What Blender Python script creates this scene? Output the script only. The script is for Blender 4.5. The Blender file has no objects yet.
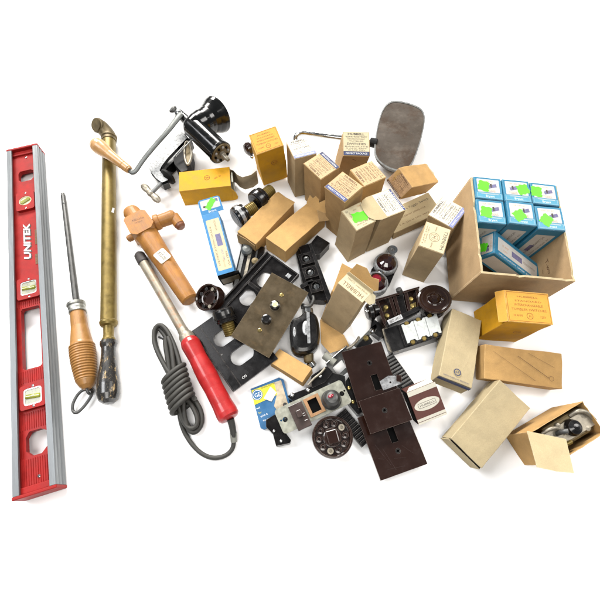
import bpy, math, random
from mathutils import Vector, Matrix, Euler, noise
from mathutils.geometry import tessellate_polygon
random.seed(7)
SC = bpy.context.scene
COL = SC.collection
S = 0.01                       # everything below is authored in centimetres
R = math.radians
# ---------------------------------------------------------------- camera
CAM_H, F_PX, TILT = 62.0, 430.0, R(25)
cd = bpy.data.cameras.new('camera'); co = bpy.data.objects.new('camera', cd); COL.objects.link(co)
cd.sensor_width = 36; cd.sensor_fit = 'HORIZONTAL'; cd.lens = F_PX / 600 * 36
cd.clip_start = 0.01; cd.clip_end = 50
co.location = (0, 0, CAM_H * S); co.rotation_euler = (TILT, 0, 0)
SC.camera = co
# ---------------------------------------------------------------- world and lamps
wd = bpy.data.worlds.new('World'); SC.world = wd; wd.use_nodes = True
wd.node_tree.nodes['Background'].inputs[0].default_value = (0.93, 0.96, 1, 1)
wd.node_tree.nodes['Background'].inputs[1].default_value = 0.18
def area(name, loc, target, sx, sy, power, col):
    l = bpy.data.lights.new(name, 'AREA'); l.shape = 'RECTANGLE'; l.size = sx * S; l.size_y = sy * S
    l.energy = power; l.color = col
    o = bpy.data.objects.new(name, l); COL.objects.link(o)
    o.location = Vector(loc) * S
    o.rotation_euler = (Vector(target) - Vector(loc)).to_track_quat('-Z', 'Y').to_euler()
area('far_softbox', (-100, 345, 215), (0, 35, 0), 230, 110, 265, (1, 0.97, 0.92))
area('left_softbox', (-150, 60, 200), (-5, 30, 0), 90, 110, 34, (0.97, 0.98, 1))
area('right_softbox', (165, 70, 200), (5, 30, 0), 90, 110, 30, (1, 0.97, 0.93))
area('near_softbox', (0, -75, 210), (0, 30, 0), 120, 70, 19, (1, 0.97, 0.92))
SC.view_settings.view_transform = 'Standard'; SC.view_settings.look = 'None'
SC.view_settings.exposure = 0.45; SC.view_settings.gamma = 1.0
# ---------------------------------------------------------------- real position of what the camera sees at height z
_c, _s = math.cos(TILT), math.sin(TILT)
def W(px, py, z):
    x, y = (px - 300) / F_PX, (300 - py) / F_PX
    d = Vector((x, y * _c + _s, y * _s - _c))
    return Vector((0, 0, CAM_H)) + d * ((z - CAM_H) / d.z)
# ---------------------------------------------------------------- materials
MATS = {}
def mat(name, col, rough=.6, metal=0, var=.12, ns=.6, fine=.06, bump=.0, bs=8, spec=.5, coat=0, spot=None, spot_amt=.5, spot_scale=1.2, spot_t=.62,
        wear=None, wear_w=.05, fibre=None, trans=0, stretch=(1, 1, 1), dirt=None, grain=None, grain_rot=0):
    if name in MATS: return MATS[name]
    if name != 'tabletop_white': col = [c * .655 for c in col]
    m = bpy.data.materials.new(name); m.use_nodes = True; nt = m.node_tree; N = nt.nodes; L = nt.links
    b = N['Principled BSDF']
    b.inputs['Roughness'].default_value = rough; b.inputs['Metallic'].default_value = metal
    b.inputs['Specular IOR Level'].default_value = spec; b.inputs['Coat Weight'].default_value = coat
    b.inputs['Transmission Weight'].default_value = trans
    tc = N.new('ShaderNodeTexCoord'); oi = N.new('ShaderNodeObjectInfo')
    mp = N.new('ShaderNodeMapping'); mp.inputs['Scale'].default_value = tuple(100 * s for s in stretch)
    off = N.new('ShaderNodeVectorMath'); off.operation = 'ADD'
    cmb = N.new('ShaderNodeMath'); cmb.operation = 'MULTIPLY'; cmb.inputs[1].default_value = 37.0
    L.new(oi.outputs['Random'], cmb.inputs[0]); L.new(tc.outputs['Object'], mp.inputs[0])
    L.new(mp.outputs[0], off.inputs[0]); L.new(cmb.outputs[0], off.inputs[1])
    P = off.outputs[0]
    def nz(scale, det=4, rgh=.6):
        n = N.new('ShaderNodeTexNoise'); n.inputs['Scale'].default_value = scale; n.inputs['Detail'].default_value = det
        n.inputs['Roughness'].default_value = rgh; L.new(P, n.inputs['Vector']); return n.outputs['Fac']
    def mr(sock, a0, a1, b0, b1):
        n = N.new('ShaderNodeMapRange'); n.inputs[1].default_value = a0; n.inputs[2].default_value = a1
        n.inputs[3].default_value = b0; n.inputs[4].default_value = b1; L.new(sock, n.inputs[0]); return n.outputs[0]
    def math_(op, a, bb):
        n = N.new('ShaderNodeMath'); n.operation = op; L.new(a, n.inputs[0])
        if isinstance(bb, (int, float)): n.inputs[1].default_value = bb
        else: L.new(bb, n.inputs[1])
        return n.outputs[0]
    big = nz(ns, 5); fin = nz(ns * 14, 3)
    v = math_('MULTIPLY', mr(big, .3, .7, 1 - var, 1 + var), mr(fin, .3, .7, 1 - fine, 1 + fine))
    vm = N.new('ShaderNodeVectorMath'); vm.operation = 'SCALE'; vm.inputs[0].default_value = col[:3]; L.new(v, vm.inputs['Scale'])
    cur = vm.outputs[0]
    def mix(fac, c2):
        nonlocal cur
        n = N.new('ShaderNodeMix'); n.data_type = 'RGBA'; L.new(fac, n.inputs[0]); L.new(cur, n.inputs[6]); n.inputs[7].default_value = (*c2, 1)
        cur = n.outputs[2]
    if fibre:
        w = N.new('ShaderNodeTexNoise'); w.inputs['Scale'].default_value = 9; w.inputs['Detail'].default_value = 2; L.new(P, w.inputs['Vector'])
        mix(mr(w.outputs['Fac'], .66, .72, 0, .6), fibre)
    if grain:
        m2 = N.new('ShaderNodeMapping'); m2.inputs['Rotation'].default_value = (0, 0, R(-grain_rot)); L.new(tc.outputs['Object'], m2.inputs[0])
        m3 = N.new('ShaderNodeMapping'); m3.inputs['Scale'].default_value = (28, 620, 620); L.new(m2.outputs[0], m3.inputs[0])
        gn = N.new('ShaderNodeTexNoise'); gn.inputs['Scale'].default_value = 1; gn.inputs['Detail'].default_value = 4; gn.inputs['Roughness'].default_value = .7; L.new(m3.outputs[0], gn.inputs['Vector'])
        mix(mr(gn.outputs['Fac'], .48, .72, 0, .75), grain)
    if spot: mix(mr(nz(spot_scale, 6, .7), spot_t, spot_t + .1, 0, spot_amt), spot)
    if dirt: mix(mr(nz(.35, 6, .75), .5, .75, 0, .55), dirt)
    if wear:
        bv = N.new('ShaderNodeBevel'); bv.samples = 4; bv.inputs['Radius'].default_value = wear_w * S
        g = N.new('ShaderNodeNewGeometry'); dp = N.new('ShaderNodeVectorMath'); dp.operation = 'DOT_PRODUCT'
        L.new(bv.outputs[0], dp.inputs[0]); L.new(g.outputs['Normal'], dp.inputs[1])
        e = mr(dp.outputs['Value'], .995, .90, 0, 1)
        e = math_('MULTIPLY', e, mr(nz(2.2, 4), .35, .6, .15, 1))
        mix(e, wear)
    L.new(cur, b.inputs['Base Color'])
    L.new(mr(big, .3, .7, max(.02, rough - .08), min(1, rough + .1)), b.inputs['Roughness'])
    if bump:
        bn = N.new('ShaderNodeBump'); bn.inputs['Strength'].default_value = bump; bn.inputs['Distance'].default_value = .0006
        L.new(nz(bs, 4), bn.inputs['Height']); L.new(bn.outputs[0], b.inputs['Normal'])
    MATS[name] = m; return m
KR = dict(bump=.35, bs=5, rough=.85, spec=.2)
mat('kraft', (.56, .34, .13), var=.12, spot=(.36, .22, .09), spot_amt=.5, spot_scale=.5, spot_t=.58, fibre=(.36, .22, .1), wear=(.66, .48, .27), **KR)
mat('kraft_dark', (.44, .28, .125), var=.13, fibre=(.25, .16, .08), wear=(.56, .4, .22), **KR)
mat('kraft_grey', (.48, .355, .20), var=.12, spot=(.25, .18, .1), spot_amt=.5, spot_scale=.5, spot_t=.58, fibre=(.25, .19, .11), wear=(.55, .46, .3), **KR)
mat('kraft_pale', (.56, .455, .27), var=.07, fibre=(.36, .27, .14), wear=(.7, .6, .42), **KR)
mat('board_grey', (.49, .40, .24), var=.08, fibre=(.24, .19, .11), wear=(.6, .52, .36), spot=(.26, .18, .09), spot_scale=2.6, spot_t=.61, **KR)
mat('carton_board', (.52, .355, .19), var=.12, spot=(.3, .19, .09), spot_amt=.4, spot_scale=.3, spot_t=.58, fibre=(.3, .2, .11), wear=(.72, .58, .38), wear_w=.1, **KR)
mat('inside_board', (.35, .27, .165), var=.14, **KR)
mat('yellow_card', (.69, .345, .010), rough=.7, var=.14, spot=(.4, .19, .02), spot_amt=.5, spot_scale=.5, bump=.2, spec=.25, wear=(.66, .45, .15), fibre=(.42, .2, .02))
mat('orange_card', (.74, .385, .06), rough=.7, var=.07, bump=.2, spec=.25, wear=(.8, .58, .3))
mat('yellow_ink', (.28, .075, .01), rough=.8, var=.3, ns=3)
mat('cream_label', (.66, .575, .37), rough=.75, var=.09, spot=(.5, .36, .17), spot_amt=.35, bump=.1)
mat('white_label', (.78, .74, .62), rough=.7, var=.06, bump=.1)
mat('tan_label', (.58, .42, .225), rough=.75, var=.1, spot=(.4, .24, .1), spot_amt=.4, bump=.1)
mat('pink_label', (.55, .34, .17), rough=.75, var=.2, ns=2, spot=(.2, .1, .12), spot_amt=.5)
mat('black_ink', (.075, .062, .052), rough=.8, var=.5, ns=4)
mat('brown_ink', (.17, .085, .04), rough=.8, var=.5, ns=4)
mat('blue_ink', (.06, .08, .22), rough=.7, var=.3, ns=3)
mat('pale_blue_ink', (.27, .30, .55), rough=.7, var=.2, ns=3)
mat('navy_ink', (.035, .05, .13), rough=.7, var=.3)
mat('white_ink', (.95, .95, .94), rough=.7, var=.1)
mat('blue_card', (.022, .22, .38), rough=.5, var=.08, wear=(.3, .42, .5), wear_w=.04, bump=.08)
mat('light_blue_card', (.09, .36, .52), rough=.5, var=.08)
mat('bright_blue_card', (.02, .22, .50), rough=.5, var=.08, wear=(.3, .5, .65), wear_w=.04)
mat('panel_white', (.66, .64, .60), rough=.6, var=.06, spot=(.7, .5, .35), spot_amt=.4, spot_scale=3)
mat('orange_ink', (.62, .3, .13), rough=.7, var=.2)
mat('purple_ink', (.17, .16, .30), rough=.7, var=.3, ns=3)
mat('green_sticker', (.14, 1.0, .02), rough=.45, var=.06)
mat('level_red', (.37, .014, .012), spec=.2, rough=.5, var=.2, dirt=(.16, .02, .015), bump=.06, coat=0, spot=(.22, .02, .015), spot_scale=1.5, spot_t=.6, spot_amt=.5)
mat('aluminium', (.205, .22, .23), rough=.45, metal=.35, var=.14, ns=1.2, stretch=(2, .12, 2), bump=.15, dirt=(.3, .32, .33))
mat('vial_glass', (.34, .34, .25), rough=.3, var=.3, ns=1.6, spec=.4)
mat('vial_cream', (.68, .62, .42), rough=.3, var=.25, ns=2.5, coat=.4)
mat('vial_fluid', (.36, .38, .05), rough=.1, var=.3, coat=1)
mat('bubble', (.7, .72, .5), rough=.05, var=.1, coat=1)
mat('steel', (.25, .255, .25), rough=.4, metal=.6, var=.2, ns=1.0, bump=.1, spot=(.12, .09, .06), spot_amt=.5)
mat('dark_steel', (.10, .10, .097), rough=.42, metal=.5, var=.3, ns=1.4, bump=.12, spot=(.07, .05, .035), spot_amt=.6)
mat('grey_steel', (.16, .168, .16), rough=.45, metal=.4, var=.15, ns=1)
mat('chrome', (.62, .63, .62), rough=.16, metal=1, var=.12, spot=(.3, .26, .2), spot_amt=.5)
mat('cast_silver', (.42, .43, .435), rough=.5, metal=.1, var=.35, ns=2.6, bump=.7, bs=3, spot=(.07, .07, .07), spot_amt=.8, spot_scale=2.2, spot_t=.5)
mat('nickel', (.36, .32, .25), rough=.4, metal=.5, var=.3, ns=1.8, bump=.2, spot=(.16, .12, .08), spot_amt=.6)
mat('zinc_plate', (.46, .46, .38), rough=.36, metal=.5, var=.14, ns=1.4, bump=.1, spot=(.3, .25, .15), spot_amt=.6, spot_scale=1.6)
mat('brass', (.24, .17, .042), rough=.42, metal=.55, var=.22, ns=.9, bump=.12, spot=(.13, .085, .03), spot_amt=.6, spot_scale=1.3, spot_t=.56)
mat('brass_dark', (.15, .11, .048), rough=.48, metal=.5, var=.3, ns=1.2, bump=.15, spot=(.3, .18, .09), spot_amt=.5)
mat('brass_bright', (.60, .46, .17), rough=.28, metal=.9, var=.2)
mat('brass_plate', (.082, .056, .024), rough=.4, metal=.35, var=.18, ns=.6, bump=.06, spot=(.11, .07, .03), spot_amt=.3, spot_scale=.8, spot_t=.55, wear=(.38, .3, .2), wear_w=.07)
mat('ferrule_tin', (.42, .42, .38), rough=.4, metal=.75, var=.35, ns=2, bump=.3, spot=(.14, .12, .09), spot_amt=.7)
mat('ribbed_wood', (.42, .20, .048), grain=(.2, .085, .02), grain_rot=97, rough=.45, var=.25, ns=.9, stretch=(1, .25, 1), coat=.15, bump=.1, spot=(.2, .09, .03), spot_amt=.5)
mat('knob_wood', (.54, .29, .095), grain=(.36, .15, .04), grain_rot=-38, rough=.4, var=.15, ns=1.2, coat=.25, bump=.05, spot=(.66, .36, .17), spot_amt=.5)
mat('tap_wood', (.44, .185, .024), grain=(.2, .07, .018), grain_rot=-57, rough=.6, var=.3, dirt=(.17, .07, .025), ns=.7, coat=.1, bump=.15, spot=(.24, .09, .03), spot_amt=.6, spot_scale=.8, spot_t=.55)
mat('cork_end', (.22, .075, .03), rough=.5, var=.3)
mat('worn_black', (.02, .019, .018), rough=.3, var=.3, coat=.3, spot=(.42, .30, .15), spot_amt=.95, spot_scale=.9, spot_t=.56, stretch=(2.4, .7, 2.4), fibre=(.4, .35, .25))
mat('black_enamel', (.005, .0055, .0055), rough=.14, var=.05, spec=.4, coat=.0, bump=.04)
mat('black_iron', (.008, .008, .008), spec=.2, rough=.55, var=.4, coat=.0, bump=.1)
mat('bakelite_black', (.006, .0055, .0055), rough=.22, var=.3, spec=.4, coat=.15, bump=.05, wear=(.17, .15, .14), wear_w=.04)
mat('bakelite_matte', (.006, .005, .005), spec=.3, rough=.25, var=.3, bump=.06, wear=(.2, .18, .165), wear_w=.05)
mat('bakelite_brown', (.022, .0085, .0055), spec=.5, rough=.14, var=.1, coat=.2, bump=.015, wear=(.22, .18, .155), wear_w=.06, spot=(.035, .016, .01), spot_amt=.25)
mat('maroon', (.125, .038, .027), rough=.55, var=.1, bump=.1)
mat('toggle_brown', (.042, .021, .016), rough=.4, var=.2, coat=.2)
mat('recess_black', (.004, .004, .004), spec=.05, rough=.8, var=.2)
mat('red_paint', (.46, .014, .015), spec=.35, rough=.4, var=.16, dirt=(.22, .015, .012), coat=.25, bump=.1, spot=(.36, .018, .015), spot_amt=.6, spot_scale=.7, spot_t=.6, fibre=(.5, .06, .05))
mat('cord_rubber', (.036, .034, .028), rough=.6, var=.25, ns=1.2, bump=.15)
mat('soldering_tip', (.06, .052, .05), rough=.6, metal=.3, var=.4, ns=2, bump=.3)
mat('rusty_shaft', (.33, .29, .22), rough=.45, metal=.35, var=.2, ns=.8, bump=.1, spot=(.27, .13, .06), spot_amt=.75, spot_scale=.55, spot_t=.5)
mat('strain_grey', (.27, .27, .23), rough=.5, var=.1)
mat('mirror_face', (.088, .072, .058), rough=.3, metal=0, spec=.25, var=.2, ns=.18, bump=.02, spot=(.045, .028, .018), spot_amt=.7, spot_scale=.16, spot_t=.50, dirt=(.13, .11, .09))
mat('mica_white', (.60, .63, .62), rough=.3, var=.14, ns=1.6, coat=.2, spot=(.48, .43, .3), spot_amt=.45)
mat('silver_strip', (.50, .51, .52), rough=.3, metal=.6, var=.3, ns=2, bump=.2)
mat('ruby_jewel', (.36, .006, .03), rough=.08, var=.3, coat=1)
mat('dark_jewel', (.035, .01, .012), rough=.08, var=.4, ns=2, coat=1)
mat('pearl', (.72, .70, .42), rough=.2, var=.15, coat=.6)
mat('wood_insert', (.36, .19, .08), rough=.5, var=.15)
mat('pack_yellow', (.78, .70, .03), rough=.4, var=.06, coat=.3)
mat('pack_blue', (.02, .13, .30), rough=.4, var=.1, coat=.3)
mat('pack_cream', (.56, .47, .34), rough=.3, var=.2, ns=1.5, coat=.4)
mat('tabletop_white', (.93, .93, .93), rough=.8, var=.0, fine=.0, spec=.1)
# ---------------------------------------------------------------- mesh building
class MB:
    def __init__(s): s.v = []; s.f = []; s.m = []; s.sm = []; s.M = Matrix.Identity(4)
    def add(s, vs, fs, m, smooth=False, M=None):
        T = s.M @ M if M is not None else s.M
        n = len(s.v); s.v += [T @ Vector(p) for p in vs]
        for f in fs: s.f.append([n + i for i in f]); s.m.append(m); s.sm.append(smooth)
        return s
    def box(s, a, b, m, M=None):
        x0, y0, z0 = a; x1, y1, z1 = b
        vs = [(x0,y0,z0),(x1,y0,z0),(x1,y1,z0),(x0,y1,z0),(x0,y0,z1),(x1,y0,z1),(x1,y1,z1),(x0,y1,z1)]
        return s.add(vs, [(3,2,1,0),(4,5,6,7),(0,1,5,4),(1,2,6,5),(2,3,7,6),(3,0,4,7)], m, M=M)
    def grid_box(s, a, b, m, amp=.04, seed=0, n=9):
        # a box of slightly bowed board, subdivided so its faces are not perfectly flat
        x0, y0, z0 = a; x1, y1, z1 = b; D = (x1-x0, y1-y0, z1-z0)
        idx = {}; vs = []; fs = []
        def vid(i, j, k):
            if (i, j, k) not in idx:
                p = Vector((x0 + D[0]*i/n, y0 + D[1]*j/n, z0 + D[2]*k/n))
                q = noise.noise_vector(p * .22 + Vector((seed * 3.1, seed, 0))) + noise.noise_vector(p * .9 + Vector((seed, 5, seed))) * .35
                if k == 0: q.z = 0
                idx[(i, j, k)] = len(vs); vs.append(p + q * amp)
            return idx[(i, j, k)]
        for u in range(n):
            for w in range(n):
                fs += [(vid(u,w,n), vid(u+1,w,n), vid(u+1,w+1,n), vid(u,w+1,n)), (vid(u,w+1,0), vid(u+1,w+1,0), vid(u+1,w,0), vid(u,w,0)),
                       (vid(u,0,w), vid(u+1,0,w), vid(u+1,0,w+1), vid(u,0,w+1)), (vid(u,n,w+1), vid(u+1,n,w+1), vid(u+1,n,w), vid(u,n,w)),
                       (vid(0,u,w+1), vid(0,u+1,w+1), vid(0,u+1,w), vid(0,u,w)), (vid(n,u,w), vid(n,u+1,w), vid(n,u+1,w+1), vid(n,u,w+1))]
        return s.add(vs, fs, m)
    def plate(s, outer, holes, z0, z1, m, side=None, M=None, smooth=False):
        polys = [list(outer)] + [list(h) for h in holes]
        flat = [p for q in polys for p in q]
        tri = tessellate_polygon([[Vector((p[0], p[1], 0)) for p in q] for q in polys])
        n = len(flat); vs = [(p[0], p[1], z1) for p in flat] + [(p[0], p[1], z0) for p in flat]; fs = []
        for t in tri:
            a, b, c = [Vector(flat[i]) for i in t]
            if (b - a).cross(c - a) < 0: t = (t[0], t[2], t[1])
            fs.append(tuple(t)); 
            if z1 > z0: fs.append((t[2] + n, t[1] + n, t[0] + n))
        s.add(vs, fs, m, M=M)
        if z1 > z0:
            k = 0; sf = []
            for qi, q in enumerate(polys):
                L = len(q); ar = sum(q[i][0]*q[(i+1)%L][1] - q[(i+1)%L][0]*q[i][1] for i in range(L))
                flip = (ar < 0) != (qi > 0)
                for i in range(L):
                    a, b = k + i, k + (i + 1) % L
                    sf.append((a, a+n, b+n, b) if not flip else (b, b+n, a+n, a))
                k += L
            s.add(vs, sf, side or m, M=M, smooth=smooth)
        return s
    def lathe(s, A, B, prof, m, seg=40, sx=1, caps=True, side=None, jitter=0):
        # prof: [(distance along A->B in cm, radius)] ; m may be a list with one name per segment
        A = Vector(A); B = Vector(B); z = (B - A).normalized()
        x = Vector(side) if side else z.cross(Vector((0, 0, 1)))
        if x.length < 1e-4: x = Vector((1, 0, 0))
        x = (x - z * x.dot(z)).normalized(); y = z.cross(x)
        vs = []; n = len(prof)
        for d, r in prof:
            for i in range(seg):
                a = 2*math.pi*i/seg; rr = r * (1 + (jitter * noise.noise(Vector((math.cos(a), math.sin(a), d * .5))) if jitter else 0))
                vs.append(A + z*d + x*(math.cos(a)*rr*sx) + y*(math.sin(a)*rr))
        for j in range(n - 1):
            mm = m if isinstance(m, str) else m[j]
            s.add(vs[j*seg:(j+2)*seg], [(i, (i+1) % seg, seg + (i+1) % seg, seg + i) for i in range(seg)], mm, True)
        if caps:
            if prof[0][1] > 1e-3: s.add(vs[:seg], [tuple(range(seg))[::-1]], m if isinstance(m, str) else m[0])
            if prof[-1][1] > 1e-3: s.add(vs[-seg:], [tuple(range(seg))], m if isinstance(m, str) else m[-1])
        return s
    def tube(s, pts, r, m, seg=14, smooth=3, flat=1, closed=False, up=None):
        P = [Vector(p) for p in pts]; rr = r if isinstance(r, (list, tuple)) else [r]*len(P)
        for _ in range(smooth):
            Q = []; q = []
            n = len(P)
            for i in range(n if closed else n - 1):
                a, b = P[i], P[(i+1) % n]; ra, rb = rr[i], rr[(i+1) % n]
                Q += [a*.75 + b*.25, a*.25 + b*.75]; q += [ra*.75 + rb*.25, ra*.25 + rb*.75]
            if not closed: Q = [P[0]] + Q + [P[-1]]; q = [rr[0]] + q + [rr[-1]]
            P, rr = Q, q
        n = len(P); vs = []; prev = Vector(up) if up else Vector((0, 0, 1))
        for i in range(n):
            t = (P[(i+1) % n] - P[i-1]) if closed else (P[min(i+1, n-1)] - P[max(i-1, 0)])
            t.normalize(); x = prev - t*prev.dot(t)
            if x.length < 1e-3: x = t.orthogonal()
            x.normalize(); prev = x if not up else Vector(up); y = t.cross(x)
            for k in range(seg):
                a = 2*math.pi*k/seg; vs.append(P[i] + x*(math.cos(a)*rr[i]*flat) + y*(math.sin(a)*rr[i]))
        fs = []
        for i in range(n if closed else n - 1):
            j = (i+1) % n
            fs += [(i*seg+k, j*seg+k, j*seg+(k+1) % seg, i*seg+(k+1) % seg) for k in range(seg)]
        fs = [f[::-1] for f in fs]
        s.add(vs, fs, m, True)
        if not closed: s.add(vs[:seg], [tuple(range(seg))], m); s.add(vs[-seg:], [tuple(range(seg))[::-1]], m)
        return s
    def ball(s, c, r, m, sc=(1,1,1), seg=20, M=None, half=False):
        vs = []; fs = []; n = seg//2
        for j in range(n+1):
            ph = math.pi*j/n*(.5 if half else 1)
            for i in range(seg):
                a = 2*math.pi*i/seg; vs.append(Vector((math.sin(ph)*math.cos(a)*r*sc[0], math.sin(ph)*math.sin(a)*r*sc[1], math.cos(ph)*r*sc[2])) + Vector(c))
        for j in range(n):
            fs += [(j*seg+i, (j+1)*seg+i, (j+1)*seg+(i+1) % seg, j*seg+(i+1) % seg) for i in range(seg)]
        return s.add(vs, fs, m, True, M=M)
    def loft(s, levels, m, caps=True):
        # levels: [(polygon, z)] with equal point counts, counter-clockwise, from below to above
        n = len(levels[0][0]); vs = [(x, y, z) for P, z in levels for x, y in P]
        for j in range(len(levels)-1): s.add(vs[j*n:(j+2)*n], [(k, (k+1) % n, n+(k+1) % n, n+k) for k in range(n)], m, True)
        if caps: s.add(vs[:n], [tuple(range(n))[::-1]], m); s.add(vs[-n:], [tuple(range(n))], m, True)
        return s
    def text(s, body, x, y, size, m, rot=0, w=None, z=.0, M=None, bold=0, slant=0):
        vs, fs, tw = glyphs(body, bold)
        if slant: vs = [(a + b_*slant, b_) for a, b_ in vs]
        k = size; kx = k if w is None else w / max(tw, .01)
        c, sn = math.cos(R(rot)), math.sin(R(rot)); out = []
        for px, py in vs:
            px = (px - tw/2) * kx; py = (py - .36) * k
            out.append((x + px*c - py*sn, y + px*sn + py*c, z))
        return s.add(out, fs, m, M=M)
    def build(s, name, parent=None, world=False, bevel=0, bseg=2, label=None, auto=False):
        T = Matrix.Identity(4)
        if world and parent is not None: T = rootM(parent).inverted()
        me = bpy.data.meshes.new(name)
        me.from_pydata([(T @ p) * S for p in s.v], [], s.f)
        names = sorted(set(s.m)); 
        for n in names: me.materials.append(MATS[n])
        for p, mm, sm in zip(me.polygons, s.m, s.sm): p.material_index = names.index(mm); p.use_smooth = sm
        me.validate(); me.update()
        o = bpy.data.objects.new(name, me); COL.objects.link(o); o.parent = parent
        if bevel:
            b = o.modifiers.new('bevel', 'BEVEL'); b.width = bevel * S; b.segments = bseg; b.limit_method = 'ANGLE'; b.angle_limit = R(40)
            b.harden_normals = False
        if label: o['label'] = label
        return o
_gl = {}
def glyphs(body, bold=0):
    key = (body, bold)
    if key not in _gl:
        c = bpy.data.curves.new('lettering', 'FONT'); c.body = body; c.resolution_u = 2; c.size = 1; c.offset = bold
        o = bpy.data.objects.new('lettering', c); COL.objects.link(o)
        dg = bpy.context.evaluated_depsgraph_get(); me = o.evaluated_get(dg).to_mesh()
        vs = [(v.co.x, v.co.y) for v in me.vertices]; fs = [tuple(p.vertices) for p in me.polygons]
        tw = max([v[0] for v in vs] or [1])
        bpy.data.objects.remove(o); bpy.data.curves.remove(c); _gl[key] = (vs, fs, tw)
    return _gl[key]
ROOTM = {}
def rootM(o):
    while o.parent is not None: o = o.parent
    return ROOTM[o.name]
def thing(name, label, cat, loc=(0, 0, 0), rot=(0, 0, 0), group=None):
    o = bpy.data.objects.new(name, None); COL.objects.link(o); o.empty_display_size = .02
    o.location = Vector(loc) * S; o.rotation_euler = [R(a) for a in rot]
    o['label'] = label; o['category'] = cat
    if group: o['group'] = group
    ROOTM[o.name] = Matrix.Translation(Vector(loc)) @ Euler([R(a) for a in rot]).to_matrix().to_4x4()
    return o
def rect(x0, y0, x1, y1): return [(x0, y0), (x1, y0), (x1, y1), (x0, y1)]
def rrect(x0, y0, x1, y1, r, n=5):
    out = []
    for cx, cy, a0 in ((x1-r, y0+r, -90), (x1-r, y1-r, 0), (x0+r, y1-r, 90), (x0+r, y0+r, 180)):
        for i in range(n+1): a = R(a0 + 90*i/n); out.append((cx + r*math.cos(a), cy + r*math.sin(a)))
    return out
def circ(cx, cy, r, n=24, ry=None): return [(cx + r*math.cos(2*math.pi*i/n), cy + (ry or r)*math.sin(2*math.pi*i/n)) for i in range(n)]
def frame_rect(mb, x0, y0, x1, y1, t, m, z=0, M=None): mb.plate(rect(x0, y0, x1, y1), [rect(x0+t, y0+t, x1-t, y1-t)], z, z, m, M=M)
def ring(mb, cx, cy, r, t, m, z=0, M=None): mb.plate(circ(cx, cy, r), [circ(cx, cy, r-t)], z, z, m, M=M)
def face(w, d, h, which, off=.03):
    # frame with z out of the face, x to the right and y up as one looks at it; returns matrix, width, height
    if which == 'top': return Matrix.Translation((0, 0, h+off)), w, d
    if which == 'y-': return Matrix.Translation((0, -d/2-off, h/2)) @ Matrix.Rotation(R(90), 4, 'X'), w, h
    if which == 'x+': return Matrix.Translation((w/2+off, 0, h/2)) @ Matrix.Rotation(R(90), 4, 'Z') @ Matrix.Rotation(R(90), 4, 'X'), d, h
    if which == 'x-': return Matrix.Translation((-w/2-off, 0, h/2)) @ Matrix.Rotation(R(-90), 4, 'Z') @ Matrix.Rotation(R(90), 4, 'X'), d, h
    if which == 'y+': return Matrix.Translation((0, d/2+off, h/2)) @ Matrix.Rotation(R(180), 4, 'Z') @ Matrix.Rotation(R(90), 4, 'X'), w, h
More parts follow.
